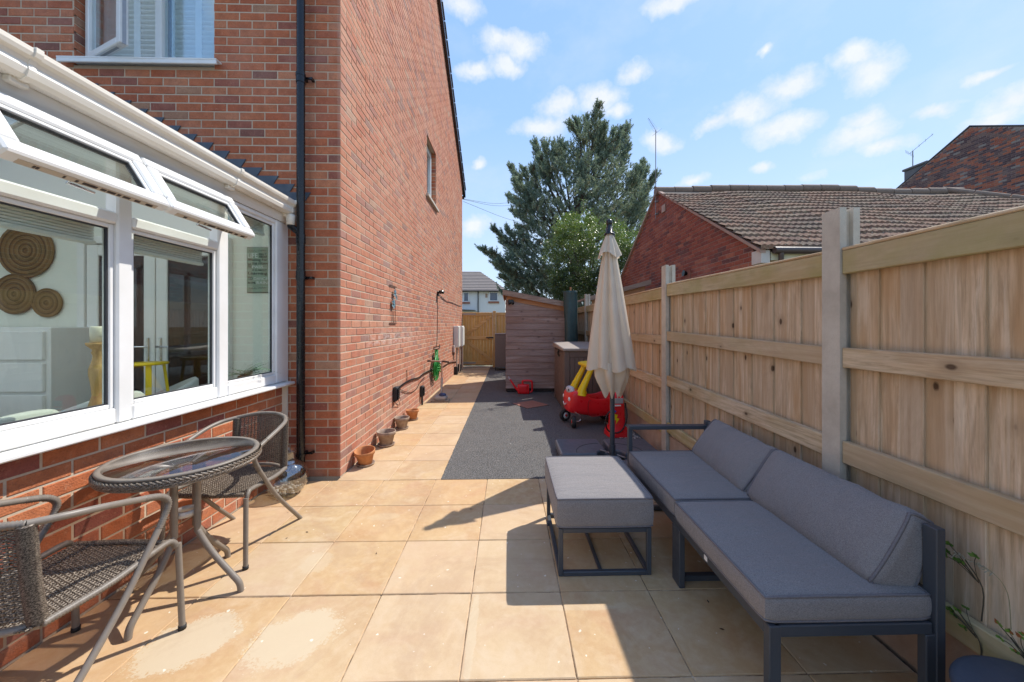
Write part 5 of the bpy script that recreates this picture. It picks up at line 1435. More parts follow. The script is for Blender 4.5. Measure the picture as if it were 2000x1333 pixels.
# gathered hem hanging below: folds drawn in towards the pole
pr = [(.17, 1.02), (.178, .94), (.172, .88), (.150, .82), (.118, .76), (.085, .70)]
m = MB().lathe(pr, (UX, UY, 0), 96, rfn=lambda r, z, a: r * (1 - .24 * (1 - abs(math.sin(4 * a + .4)) ** .8) + .10 * math.sin(6 * a + 8 * z)))
m.v = [(x, y, z + (.035 * math.sin(4 * math.atan2(y - UY, x - UX) * 2 + 1) if z < .78 else 0)) for x, y, z in m.v]
m.build('gathered_hem', CANVAS, um)
pr = [(.028, z0), (.045, z0 - .03), (.070, z0 - .09), (.096, z0 - .16), (.118, z0 - .215)]
m = MB().lathe(pr, (UX, UY, 0), 64, rfn=folds(.28, 6))
m.v = [(x + lean(z), y, z + (.03 * math.sin(3 * math.atan2(y - UY, x - UX) + 2) if z < z0 - .2 else 0)) for x, y, z in m.v]
m.build('vent_cap', CANVAS, um)
MB().box(UX - .02, UX + .04, UY - .05, UY - .02, 1.02, 1.13, .008).tube([(UX + .04, UY - .035, 1.08), (UX + .11, UY - .04, 1.06)], .008, 6).build('crank', BLACK, um)
MB().tube([(UX, UY, .03), (UX, UY, .20)], .031, 14).build('socket', ALU, um)
pb = thing('parasol_base', 'cross shaped parasol foot loaded with four charcoal plastic weights', 'parasol base', (UX, UY, 0))
MB().box(UX - .48, UX + .48, UY - .025, UY + .025, .005, .035, .003).box(UX - .025, UX + .025, UY - .48, UY + .48, .006, .034, .003).build('cross_foot', ALU, pb)
for sx in (-1, 1):
    for sy in (-1, 1):
        x0, x1 = sorted((UX + sx * .032, UX + sx * .505)); y0, y1 = sorted((UY + sy * .032, UY + sy * .505))
        c = .035; px_, py_ = UX + sx * .032, UY + sy * .032
        poly = []
        for (cx, cy) in ((x0, y0), (x1, y0), (x1, y1), (x0, y1)):
            dx = 1 if cx == x0 else -1; dy = 1 if cy == y0 else -1
            rr_ = .11 if (abs(cx - px_) < 1e-6 and abs(cy - py_) < 1e-6) else c
            seq = [(cx + dx * rr_ * (1 - math.cos(R(a))), cy + dy * rr_ * (1 - math.sin(R(a)))) for a in range(0, 91, 15)]
            if rr_ == .11: seq = [(cx + dx * rr_ * math.sin(R(a)), cy + dy * rr_ * math.cos(R(a))) for a in range(0, 91, 15)]
            s0 = seq[0]; 
            order = (dx * dy > 0)
            if (cx, cy) in ((x0, y0), (x1, y1)): seq = seq if (seq[0][0] == cx) == True else seq[::-1]
            else: seq = seq[::-1] if (seq[0][0] == cx) == True else seq
            poly += seq
        m = MB().prism(poly, 'z', .035, .088)
        cxm, cym = (x0 + x1) / 2, (y0 + y1) / 2
        ins = [(cxm + (p[0] - cxm) * .955, cym + (p[1] - cym) * .955) for p in poly]; n = len(poly)
        m.add([(p[0], p[1], .088) for p in poly] + [(p[0], p[1], .1) for p in ins], [(i, (i + 1) % n, n + (i + 1) % n, n + i) for i in range(n)] + [tuple(range(n, 2 * n))])
        m.build('weight', BASEP, pb)
        g = MB().tube([(UX + sx * (.06 + .28 * math.cos(R(a))), UY + sy * (.06 + .28 * math.sin(R(a))), .1005) for a in range(0, 91, 10)], .003, 5)
        g.build('groove', BLACKM, pb)
MB().bar((UX - .09, UY + .13, .105), (UX + .0, UY + .02, .105), .018, .006).bar((UX + .04, UY - .02, .105), (UX + .10, UY - .10, .105), .014, .006).build('strap_clip', plain('steel_clip', (.5, .5, .5), .3, .7), pb)

# ================================================================== BISTRO SET
def weave(S, nu, nv, rw, rp, amp, seg=4):
    """S(u,v)->(pos); wefts run along u (nv of them), warps along v (nu)"""
    m = MB(); e = 1e-3
    def nrm(u, v):
        a = Vector(S(min(1, u + e), v)) - Vector(S(max(0, u - e), v)); b_ = Vector(S(u, min(1, v + e))) - Vector(S(u, max(0, v - e)))
        return a.cross(b_).normalized()
    for j in range(nv):
        v = (j + .5) / nv; pts = []
        for i in range(nu * 2 + 1):
            u = i / (nu * 2); k = math.cos(math.pi * i / 1.0) if False else (0 if i % 2 == 0 else (1 if ((i // 2) + j) % 2 == 0 else -1))
            pts.append(Vector(S(u, v)) + nrm(u, v) * (k * amp))
        m.tube(pts, rw, seg, caps=False)
    for i in range(nu):
        u = (i + .5) / nu
        m.tube([Vector(S(u, k / 14)) for k in range(15)], rp, seg, caps=False)
    return m
def wrapped(pts, r, sp=8, pitch=.0085):
    P_ = MB().tube(pts, r, 3, smooth_path=sp)  # only for the length
    L = sum((Vector(pts[i + 1]) - Vector(pts[i])).length for i in range(len(pts) - 1)); n = max(8, int(L / pitch) * 2)
    # resample the smoothed path
    Q = [Vector(P_.v[i]) for i in range(0, len(P_.v), 3)][: (len(pts) - 1) * sp + 1]
    Pm = []
    P0 = [Vector(p) for p in pts]
    for i in range(len(P0) - 1):
        p0 = P0[i - 1] if i else P0[0] * 2 - P0[1]; p1, p2 = P0[i], P0[i + 1]; p3 = P0[i + 2] if i + 2 < len(P0) else P0[-1] * 2 - P0[-2]
        for k in range(sp):
            u = k / sp; Pm.append(.5 * ((2 * p1) + (p2 - p0) * u + (2 * p0 - 5 * p1 + 4 * p2 - p3) * u * u + (3 * p1 - p0 - 3 * p2 + p3) * u ** 3))
    Pm.append(P0[-1]); cum = [0]
    for i in range(1, len(Pm)): cum.append(cum[-1] + (Pm[i] - Pm[i - 1]).length)
    out = []; j = 0
    for k in range(n + 1):
        d = cum[-1] * k / n
        while j < len(cum) - 2 and cum[j + 1] < d: j += 1
        f = (d - cum[j]) / max(1e-9, cum[j + 1] - cum[j]); out.append(Pm[j].lerp(Pm[j + 1], min(1, f)))
    m = MB(); cnt = [0]
    return m.tube(out, r, 8, rf=lambda u: r * (1.02 if int(round(u * n)) % 2 else .74))
def bistro(lab, x, y, rz):
    c = thing('bistro_chair', lab, 'chair', (x, y, 0), rz, 'wicker bistro chairs at the small table')
    tr_ = .0125
    for s in (-1, 1):
        w_ = .235 * s
        arm = [(w_, .02, .700), (w_, -.10, .672), (w_, -.17, .648), (w_ * 1.0, -.205, .615), (w_, -.200, .575), (w_, -.165, .515)]
        MB().tube([(w_, -.165, .515), (w_, .0, .285), (w_ * 1.0, .265, .0)], tr_, 12, smooth_path=8).build('rear_leg', TUBE, c, world=False)
        wrapped(arm[1:], tr_ * 1.13).build('wrapped_arm', WRAP, c, world=False)
        MB().tube([(w_ * .70, .200, .737), (w_ * .90, .125, .727), (w_ * .985, .03, .708), (w_, -.10, .672)], tr_, 12, smooth_path=6).build('arm_tube', TUBE, c, world=False)
        wrapped([(w_ * .96, -.255, .385), (w_ * .95, -.240, .412), (w_ * .93, -.20, .422), (w_ * .92, 0, .405), (w_ * .78, .175, .395)], tr_ * 1.1).build('seat_side', WRAP, c, world=False)
        MB().tube([(w_, -.275, 0), (w_ * .97, -.262, .395)], tr_, 12).build('front_leg', TUBE, c, world=False)
        MB().lathe([(1e-3, 0), (.015, 0), (.015, .02), (1e-3, .02)], (w_, -.275, 0), 10).build('rubber_foot', RUBBER, c, world=False)
        wrapped([(w_ * .72, .175, .40), (w_ * .71, .19, .55), (w_ * .70, .200, .735)], .024, pitch=.006).build('back_upright', WICK, c, world=False)
    back = [(-.165, .20, .737), (-.09, .245, .748), (0, .262, .752), (.09, .245, .748), (.165, .20, .737)]
    wrapped(back, tr_ * 1.15).build('back_rail', WRAP, c, world=False)
    MB().tube([(-.175, .17, .39), (-.10, .215, .398), (0, .235, .40), (.10, .215, .398), (.175, .17, .39)], tr_, 10, smooth_path=6).build('rear_rail', TUBE, c, world=False)
    wrapped([(-.205, -.245, .405), (0, -.258, .405), (.205, -.245, .405)], tr_ * 1.1).build('front_rail', WICK, c, world=False)
    def Sb(u, v):
        a = (u - .5) * 2; return (a * .152, .258 - .055 * a * a - .025 * (1 - v), .425 + .318 * v - .012 * a * a)
    weave(Sb, 17, 44, .0030, .0035, .0035).build('woven_back', WICK, c, world=False)
    def Ss(u, v):
        a = (u - .5) * 2; return (a * (.205 - .04 * max(0, v - .4)), -.245 + .455 * v, .408 - .012 * (1 - a * a) - .008 * v)
    weave(Ss, 22, 56, .0030, .0035, .0033).build('woven_seat', WICK, c, world=False)
    return c
bistro('wicker bistro chair standing farthest from camera beside the glass bottle', -1.72, 2.345, 0)
bistro('wicker bistro chair nearest the camera at the left edge', -1.715, 1.395, R(180))
TX, TY, TZ, TR = -1.668, 1.90, .705, .308
bt = thing('bistro_table', 'round smoked glass bistro table with plaited wicker rim', 'table', (TX, TY, 0))
MB().lathe([(1e-3, TZ - .005), (TR - .018, TZ - .005), (TR - .018, TZ), (1e-3, TZ)], (TX, TY, 0), 64).build('glass_top', GLASS_TABLE, bt)
MB().lathe([(TR - .020, TZ - .007), (TR - .020, TZ + .002), (TR, TZ + .003), (TR + .004, TZ - .002), (TR + .002, TZ - .010), (TR - .015, TZ - .012)], (TX, TY, 0), 72, close=True).build('rim', TUBE, bt)
MB().lathe([(TR - .005, TZ - .046), (TR + .0, TZ - .046), (TR, TZ - .011), (TR - .005, TZ - .011)], (TX, TY, 0), 64, close=True).build('apron', WICK, bt)
MB().tube([(TX + (TR + .003) * math.cos(a), TY + (TR + .003) * math.sin(a), TZ - .047) for a in [i * 2 * math.pi / 64 for i in range(64)]], .005, 8, closed=True).build('lower_hoop', TUBE, bt)
pl_ = MB(); nb = 92
for i in range(nb):
    a0 = 2 * math.pi * i / nb; da = 2 * math.pi / nb * 1.75
    for (za, zb) in ((TZ - .043, TZ - .027), (TZ - .013, TZ - .029)):
        pts = [(TX + (TR + .006 + .004 * math.sin(math.pi * k / 4)) * math.cos(a0 + da * k / 4), TY + (TR + .006 + .004 * math.sin(math.pi * k / 4)) * math.sin(a0 + da * k / 4), za + (zb - za) * k / 4) for k in range(5)]
        pl_.tube(pts, .0052, 6, caps=False)
pl_.build('plaited_band', WICK, bt)
for i in range(4):
    a = R(0 + 90 * i); ca, sa = math.cos(a), math.sin(a); q = lambda r, z: (TX + r * ca, TY + r * sa, z)
    MB().tube([q(.062, TZ - .02), q(.062, .36), q(.068, .31), q(.14, .20), q(.235, .09), q(.272, .045), q(.282, 0)], .0145, 12, smooth_path=6).build('leg', TUBE, bt)
    MB().tube([q(.0, TZ - .022), q(TR - .02, TZ - .018)], .009, 8).build('top_spoke', TUBE, bt)
MB().lathe([(.050, 0), (.050, .028), (.040, .028), (.040, 0)], (TX, TY, .40), 28, close=True).build('parasol_ring', plain('white_plastic_ring', (.55, .53, .5), .5), bt)
MB().tube([(TX, TY, .405), (TX + .06, TY, .405)], .007, 6).tube([(TX, TY, .405), (TX - .06, TY, .405)], .007, 6).build('cross_stay', TUBE, bt)

# glass bottle
vx, vy = -1.815, 2.995
va = thing('glass_carboy', 'round clear grey glass bottle with shells inside by the drainpipe', 'glass bottle', (vx, vy, 0))
op = [(1e-3, .004), (.08, .004), (.12, .03), (.150, .08), (.158, .13), (.150, .18), (.125, .225), (.085, .255), (.062, .268), (.058, .285), (.058, .335), (.064, .345), (.070, .35), (.066, .356)]
ip = [(r - .004, z + .002) for r, z in op[::-1][1:-1]] + [(1e-3, .008)]
MB().lathe(op + ip, (vx, vy, 0), 48).build('body', GLASS_VASE, va)
sh_ = MB(); r = random.Random(2)
for _ in range(60):
    a = r.uniform(0, 6.28); d = .11 * math.sqrt(r.random()); m = MB().ball((vx + d * math.cos(a), vy + d * math.sin(a), .022 + r.random() * .028), r.uniform(.008, .018), r.uniform(.006, .012), .007, 7, 5)
    sh_.add(m.v, m.f, True, r.choice([(.6, .5, .38), (.7, .63, .52), (.4, .3, .22), (.8, .76, .7)]))
tag(sh_.build('shells', PEBBLE, va), kind='stuff')

# ================================================================== THINGS ALONG THE WALL
def pot(x, y, s, m, tilt, lab):
    c = thing('plant_pot', lab, 'plant pot', (x, y, 0), random.uniform(0, 3), 'empty clay pots along the house wall')
    MB().lathe([(1e-3, 0), (.078, 0), (.086, .014), (.088, .022), (.080, .02), (.072, .010), (1e-3, .010)], seg=32).xf(Matrix.Scale(s, 4)).build('saucer', TERRAW if m is TERRAW else TERRAW, c, world=False)
    mb = MB().lathe([(1e-3, .012), (.058, .012), (.062, .016), (.084, .115), (.094, .117), (.098, .152), (.094, .156), (.088, .152), (.083, .12), (.060, .03), (1e-3, .026)], seg=36)
    mb.xf(Matrix.Scale(s, 4) @ Matrix.Translation((0, 0, .0)) @ Matrix.Rotation(R(tilt), 4, 'Y')).build('body', m, c, world=False)
    MB().lathe([(1e-3, .05), (.065, .05)], seg=20).xf(Matrix.Scale(s, 4)).build('soil', plain('dark_soil', (.05, .035, .025), .95), c, world=False)
pot(-1.415, 3.60, 1.0, TERRA, -9, 'bright terracotta pot tilted on its saucer nearest the house corner')
pot(-1.405, 4.17, 1.08, TERRAW, 0, 'weathered buff grey clay pot second from the house corner')
pot(-1.425, 4.84, 1.0, TERRAW, 0, 'weathered brown clay pot third from the house corner')
pot(-1.405, 5.30, .95, TERRA, 2, 'small terracotta pot farthest from the house corner')

XS = X0
ar = thing('metal_wall_art', 'narrow rusty metal frame with two blue grey flowers on the side wall', 'wall art', (XS, 4.77, 1.64))
m = MB(); 
for y in (4.63, 4.91): m.bar((XS + .012, y, 1.40), (XS + .012, y, 1.895), .012, .008)
for z in (1.405, 1.89): m.bar((XS + .012, 4.63, z), (XS + .012, 4.91, z), .008, .012)
for y in (4.70, 4.77, 4.84): m.tube([(XS + .014, y, 1.41), (XS + .016, y + .01, 1.6), (XS + .014, y - .005, 1.70)], .003, 5, smooth_path=4)
RUST = plain('rusty_iron', (.07, .035, .025), .8)
m.build('frame', RUST, ar)
BLF = plain('blue_grey_enamel', (.16, .26, .30), .5, 0, .4, 60)
for (y, z, s_) in ((4.80, 1.80, .065), (4.74, 1.655, .075), (4.86, 1.745, .035)):
    m = MB()
    for k in range(7):
        a = k * 2 * math.pi / 7; ca, sa = math.cos(a), math.sin(a)
        q = lambda r, t_, h: (XS + .02 + h, y + (ca * r - sa * t_) * s_, z + (sa * r + ca * t_) * s_)
        m.add([q(.1, -.12, 0), q(.6, -.30, .012), q(1.0, 0, .004), q(.6, .30, .012), q(.1, .12, 0), q(.5, 0, .004)], [(0, 1, 5), (1, 2, 5), (2, 3, 5), (3, 4, 5), (4, 0, 5)])
    m.ball((XS + .03, y, z), .012 * s_ / .07); m.build('flower', BLF, ar)
wl = thing('outdoor_spotlight', 'small black spotlight on the side wall with a trailing cable', 'wall light', (XS, 7.75, 2.07))
MB().box(XS, XS + .03, 7.70, 7.80, 2.00, 2.10, .006).lathe([(1e-3, 0), (.03, 0), (.055, .09), (.05, .09), (1e-3, .07)], seg=14).build('mount', BLACK, wl)
MB().box(XS + .03, XS + .14, 7.67, 7.82, 2.05, 2.12, .02).build('lamp_head', BLACK, wl)
wl.children[0].data.update()
def cable(name, pts, r, lab, m=BLACK, sp=6):
    return tag(MB().tube(pts, r, 6, smooth_path=sp).build(name, m), lab, 'cable')
W = lambda px, py, d=.012: at_x(px, py, XS + d)
cable('wall_cable', [W(858, 576), W(866, 584), W(873, 589), W(880, 590.5), W(887, 593), W(896, 597), W(902, 597.5)], .007, 'black cable sagging along the wall from the spotlight to the far corner')
cable('wall_cable', [W(854.5, 580), W(854.5, 620), W(853.8, 660), W(852.5, 678)], .006, 'thin vertical cable dropping from the spotlight towards the hose', RUST)
cable('wall_cable', [W(777, 759), W(790, 749), W(803, 742), W(818, 738), W(828, 730), W(845, 722), W(862, 718), W(878, 709), W(892, 707)], .014, 'thick black cable clipped low along the wall between the sockets')
cable('wall_cable', [W(779, 760), W(790, 765), W(802, 767), W(813, 760), W(820, 748), W(829, 738)], .005, 'thin cable looping below the thick cable')
cable('wall_cable', [W(773, 776, .02), W(771, 785, .03), W(777, 791, .02), W(781, 790, .02), W(777, 778, .03)], .004, 'loose thin cable loop under the nearest outdoor socket')
cable('wall_cable', [W(794, 723.5), W(795, 735), W(794, 744)], .005, 'short rusty wire hanging above the thick cable', RUST)
for (px, py, lab) in ((773.5, 769, 'dark outdoor socket box nearest the house corner'), (824.5, 764, 'dark outdoor socket box low on the wall beyond the pots')):
    c = at_x(px, py, XS + .03); so = thing('socket_box', lab, 'socket', (XS, c[1], c[2]))
    MB().box(XS, XS + .055, c[1] - .05, c[1] + .05, c[2] - .10, c[2] + .09, .012).build('case', BLACKM, so)
    MB().box(XS + .055, XS + .07, c[1] - .04, c[1] + .04, c[2] - .08, c[2] + .07, .01).build('cover', BLACK, so)
    if px > 800: MB().tube([(XS + .03, c[1], c[2] - .10), (XS + .03, c[1], .0)], .016, 8).build('stake', BLACKM, so)
# hose
hs = thing('garden_hose', 'bundle of bright green hose hanging from a hook on the wall', 'hose', (XS, 7.62, .8))
hm = MB(); r = random.Random(12)
hy, hzt = 7.35, at_x(855, 684, XS)[2]
MB().bar((XS, hy, hzt + .08), (XS + .12, hy, hzt + .10), .02, .02).tube([(XS + .02, hy - .12, hzt + .06), (XS + .09, hy - .10, hzt + .05), (XS + .10, hy + .10, hzt + .06), (XS + .10, hy + .14, hzt + .13)], .012, 6).build('hook', RUST, hs)
zb = at_x(857, 740, XS + .05)[2]
for k in range(16):
    y = hy + r.uniform(-.18, .16); wd = r.uniform(.05, .14); x = XS + r.uniform(.03, .11); zl = zb + r.uniform(0, .28)
    hm.tube([(x, hy + r.uniform(-.04, .04), hzt + .03), (x + .02, y - wd, hzt - .22), (x, y - wd * .8, zl + .12), (x, y, zl), (x + .01, y + wd * .8, zl + .12), (x, y + wd, hzt - .24), (x, hy + r.uniform(-.04, .04), hzt + .02)], .009, 6, smooth_path=6)
for k in range(4):
    z = hzt - .24 - .05 * k; hm.tube([(XS + .02, hy - .2, z), (XS + .12, hy - .06, z + .02), (XS + .13, hy + .08, z - .03), (XS + .02, hy + .2, z + .01)], .009, 6, smooth_path=5)
hm.build('coil', HOSE, hs)
MB().tube([(XS + .12, hy - .12, hzt - .18), (XS + .14, hy + .0, hzt - .24)], .02, 8).build('nozzle', plain('hose_nozzle', (.6, .6, .58), .5), hs)
# T handled garden tool
g0 = (-1.235, 6.62)
gt_ = thing('garden_tool', 'T handled tool with pale shaft and blue head leaning by the hose', 'garden tool', (g0[0], g0[1], 0))
gz = at_y(857, 706, 6.62)[2]
MB().tube([(g0[0], g0[1], .10), (g0[0] + .01, g0[1], .42)], .020, 10).build('lower_shaft', plain('grey_shaft', (.42, .40, .38), .5, .3), gt_)
MB().tube([(g0[0] + .01, g0[1], .42), (g0[0] + .012, g0[1], gz)], .014, 10).build('upper_shaft', plain('pinkish_shaft', (.50, .28, .20), .6), gt_)
hx0, hx1 = at_y(837, 706, 6.62)[0], at_y(877, 708, 6.62)[0]
MB().tube([(hx0, g0[1], gz + .005), (hx1 - .12, g0[1], gz)], .013, 8).build('crossbar', plain('pink_bar', (.42, .24, .18), .6), gt_)
MB().tube([(hx1 - .12, g0[1], gz), (hx1, g0[1] - .02, gz - .015)], .018, 8).tube([(hx0 - .02, g0[1], gz + .005), (hx0 + .04, g0[1], gz + .005)], .018, 8).build('grip', RUST, gt_)
MB().cushion(g0[0] - .11, g0[0] + .10, g0[1] - .10, g0[1] + .10, .025, .10, .03, .01, 6).build('head', plain('grey_tool_head', (.42, .38, .34), .6), gt_)
MB().ball((g0[0] + .03, g0[1] - .04, .115), .07, .06, .035).build('blue_cap', plain('navy_cap', (.03, .05, .13), .4), gt_)
MB().box(g0[0] - .17, g0[0] + .15, g0[1] - .12, g0[1] + .10, .0, .025, .008).build('sole', plain('wooden_sole', (.36, .26, .17), .8), gt_)
# meter boxes
for (ya, yb, xa, lab) in ((9.95, 10.30, .14, 'nearer white meter box on the side wall near the gate'), (10.60, 11.0, .17, 'farther white meter box on the side wall near the gate')):
    mb = thing('meter_box', lab, 'meter box', (XS, ya, 1.06), group='white meter boxes near the gate')
    MB().box(XS, XS + xa, ya, yb, .76, 1.36, .012).build('case', GRYP if False else plain('cream_grp', (.72, .71, .66), .5), mb)
    MB().box(XS + xa, XS + xa + .012, ya + .02, yb - .02, .79, 1.33, .006).build('door', plain('cream_grp_door', (.66, .65, .60), .5), mb)
    MB().tube([(XS + .07, (ya + yb) / 2, .76), (XS + .07, (ya + yb) / 2 - .02, .02)], .022, 10).tube([(XS + .13, yb - .05, .76), (XS + .13, yb - .05, .02)], .013, 8).build('pipe', plain('buff_conduit', (.50, .40, .32), .6), mb)
    MB().box(XS, XS + .10, (ya + yb) / 2 - .05, (ya + yb) / 2 + .05, .0, .22, .01).build('duct_cover', BLACKM, mb)
c = at_x(886, 682, XS + .03); t_ = thing('junction_box', 'small grey pink box on the wall left of the meter boxes', 'junction box', (XS, c[1], c[2]))
MB().box(XS, XS + .06, c[1] - .07, c[1] + .07, c[2] - .09, c[2] + .09, .01).build('case', plain('pinkish_box', (.42, .33, .30), .7), t_)
MB().tube([(XS + .03, c[1], c[2] - .09), (XS + .03, c[1], c[2] - .30)], .012, 6).build('cable_tail', BLACKM, t_)
for i, (px, py, py2, dx) in enumerate(((905, 390, 402, 1000), (905, 389, 396, 1000), (905, 394, 440, 1040))):
    a = at_y(px, py, 12.05); b_ = at_y(dx, py2, 19.0)
    mid = [a[k] * .5 + b_[k] * .5 for k in range(3)]; mid[2] -= .10
    tag(MB().tube([a, mid, b_], .006, 5, smooth_path=8).build('overhead_wire', BLACKM), ['lowest of the', 'highest of the', 'steepest of the'][[0, 1, 2][i]] + ' thin telephone wires running from the house verge to the pine', 'wire')

# ================================================================== TOYS
tc = thing('ride_on_toy_car', 'red and yellow plastic ride-on toy car parked beside the storage box', 'toy car', (1.17, 5.08, 0), R(6))
# local: front -x, width y
secs = [(-.385, .10, .22, .34), (-.37, .155, .185, .42), (-.33, .19, .165, .46), (-.26, .205, .15, .475), (-.18, .21, .14, .46), (-.12, .212, .13, .40), (-.02, .214, .115, .375), (.08, .214, .11, .37), (.18, .212, .115, .39), (.27, .21, .13, .43), (.34, .195, .16, .45), (.38, .15, .20, .44), (.395, .09, .25, .40)]
m = MB(); loop = []
for (x, w_, z0_, z1_) in secs:
    op_ = -.14 < x < .33
    dz = .0 if op_ else .02
    zi = z0_ + .07 if op_ else z1_ + .012
    wi = w_ - .05
    pts = [(0, z0_), (w_ * .7, z0_ + .005), (w_ * .93, z0_ + .05), (w_, (z0_ + z1_) / 2), (w_ * .985, z1_ - .03), (w_ - .008, z1_ - .006), (w_ - .025, z1_ + (.0 if op_ else .008)), (wi, (z1_ - .02) if op_ else z1_ + .014), (wi * .95, zi), (0, zi + (0 if op_ else .012))]
    full = pts + [(-a, z) for a, z in pts[::-1][1:-1]]
    loop.append([(x, a, z) for a, z in full])
nn = len(loop[0]); vs = [p for L in loop for p in L]; fs = []
for i in range(len(loop) - 1):
    for k in range(nn): fs.append((i * nn + k, i * nn + (k + 1) % nn, (i + 1) * nn + (k + 1) % nn, (i + 1) * nn + k))
fs += [tuple(range(nn))[::-1], tuple((len(loop) - 1) * nn + k for k in range(nn))]
body = m.add(vs, fs, True).build('body', REDP, tc, world=False)
md = body.modifiers.new('sub', 'SUBSURF'); md.levels = 1; md.render_levels = 1
tc.rotation_euler[2] = R(8)
MB().tube([(.10, -.219, .155), (-.11, -.219, .16), (-.13, -.219, .33), (-.10, -.219, .37)], .006, 6, smooth_path=5).tube([(.19, -.218, .16), (.19, -.218, .38)], .005, 6).build('door_seam', plain('dark_red_plastic', (.42, .008, .012), .4), tc, world=False)
RZ = .80
for s in (-1, 1):
    m = MB().tube([(-.215, s * .165, .43), (-.20, s * .165, .50), (-.09, s * .15, .72), (-.05, s * .145, RZ)], .03, 10, smooth_path=5, rf=lambda u: .085 - .038 * min(1, u * 1.6), flat=.8)
    m.ball((-.205, s * .165, .455), .075, .03, .055, 12, 7); m.build('front_pillar', YELP, tc, world=False)
    MB().tube([(.30, s * .165, .43), (.27, s * .16, .62), (.20, s * .15, RZ)], .026, 10, smooth_path=5).build('rear_pillar', YELP, tc, world=False)
MB().cushion(-.13, .27, -.21, .21, RZ - .005, RZ + .050, .022, .02, 8).build('roof', YELP, tc, world=False)
MB().ball((-.315, 0, .475), .055, .13, .055, 16, 9).build('windscreen_panel', GRYP if False else plain('pale_eye_panel', (.50, .50, .51), .4), tc, world=False)
for s in (-1, 1):
    MB().ball((-.362, s * .075, .485), .008, .010, .018, 10, 6).build('pupil', BLACK, tc, world=False)
    MB().ball((-.368, s * .125, .37), .016, .030, .030, 12, 7).build('headlight', WHIP, tc, world=False)
MB().tube([(-.395, -.06, .30), (-.400, 0, .275), (-.395, .06, .30)], .008, 6, smooth_path=4).build('grille_line', WHIP, tc, world=False)
sw_ = MB(); sw_.tube([(-.10 + .03 * math.sin(a), .07 * math.cos(a), .43 + .065 * math.sin(a)) for a in [i * .449 for i in range(14)]], .010, 8, closed=True).tube([(-.16, 0, .40), (-.10, 0, .43)], .012, 8)
sw_.build('steering_wheel', BLACK, tc, world=False)
MB().box(.02, .28, -.14, .14, .20, .26, .02).box(.25, .31, -.14, .14, .24, .42, .02).build('seat', REDP, tc, world=False)
def wheel(x, y, r, wd, nm='wheel', rz=0):
    a = MB().lathe([(r * .55, -wd / 2), (r * .92, -wd / 2), (r, -wd / 3), (r, wd / 3), (r * .92, wd / 2), (r * .55, wd / 2)], seg=24, close=True)
    M_ = Matrix.Translation((x, y, r)) @ Matrix.Rotation(R(rz), 4, 'Z') @ Matrix.Rotation(R(90), 4, 'X')
    o = a.xf(M_).build(nm, RUBBER, tc, world=False)
    MB().lathe([(1e-3, -wd * .46), (r * .56, -wd * .46), (r * .56, wd * .46), (1e-3, wd * .46)], seg=20).xf(M_).build('rim', WHIP, o, world=False)
    MB().lathe([(1e-3, -wd * .56), (r * .22, -wd * .56), (r * .22, wd * .56), (1e-3, wd * .56)], seg=12).xf(M_).build('hub', REDP, o, world=False)
wheel(-.33, -.20, .078, .055, rz=78); wheel(-.345, .15, .085, .055, rz=20); wheel(.26, -.19, .085, .06); wheel(.26, .19, .085, .06)
MB().tube([(-.31, -.17, .20), (-.24, -.19, .16), (-.235, -.19, .09), (-.31, -.20, .078)], .006, 6, smooth_path=3).build('caster_wire', CHROME, tc, world=False)

fp = thing('toy_fuel_pump', 'red plastic toy petrol pump with black hose behind the parasol pole', 'toy', (1.36, 4.52, 0), R(4))
def fpx(z): return .105 - .035 * min(1, z / .5)
m = MB(); L_ = []
for (z, w_, d_) in ((0, .145, .13), (.03, .145, .13), (.09, .128, .11), (.12, .095, .085), (.30, .085, .075), (.42, .078, .07), (.49, .070, .062), (.52, .05, .045), (.53, .02, .02)):
    n_ = 20; L_.append([(w_ * math.copysign(abs(math.cos(a)) ** .45, math.cos(a)), d_ * math.copysign(abs(math.sin(a)) ** .45, math.sin(a)), z) for a in [i * 2 * math.pi / n_ + .01 for i in range(n_)]])
vs = [p for L in L_ for p in L]; n_ = 20; fs = [(i * n_ + k, i * n_ + (k + 1) % n_, (i + 1) * n_ + (k + 1) % n_, (i + 1) * n_ + k) for i in range(len(L_) - 1) for k in range(n_)] + [tuple((len(L_) - 1) * n_ + k for k in range(n_))]
m.add(vs, fs, True).build('body', REDP, fp, world=False)
MB().tube([(-.09, -.05, .33), (-.17, -.09, .24), (-.16, -.10, .10), (-.07, -.12, .055), (.03, -.12, .10), (.10, -.08, .25), (.10, -.02, .40)], .009, 8, smooth_path=7).build('hose', BLACK, fp, world=False)
MB().bar((-.095, -.08, .36), (-.075, -.085, .28), .035, .03, .006).bar((-.09, -.09, .33), (-.05, -.095, .31), .03, .025, .005).build('nozzle', BLUP, fp, world=False)
MB().add([(-.06, -.089, .28), (-.02, -.088, .27), (-.035, -.088, .23), (.0, -.088, .22), (-.05, -.091, .15), (-.04, -.090, .20), (-.07, -.090, .21)], [(0, 1, 2, 3, 4, 5, 6)]).build('flash_sticker', YELP, fp, world=False)
MB().box(-.075, .02, -.092, -.078, .375, .392, .003).build('sticker', WHIP, fp, world=False)
MB().box(-.055, .055, -.082, -.06, .405, .47, .006).build('dial_panel', GRYP, fp, world=False)

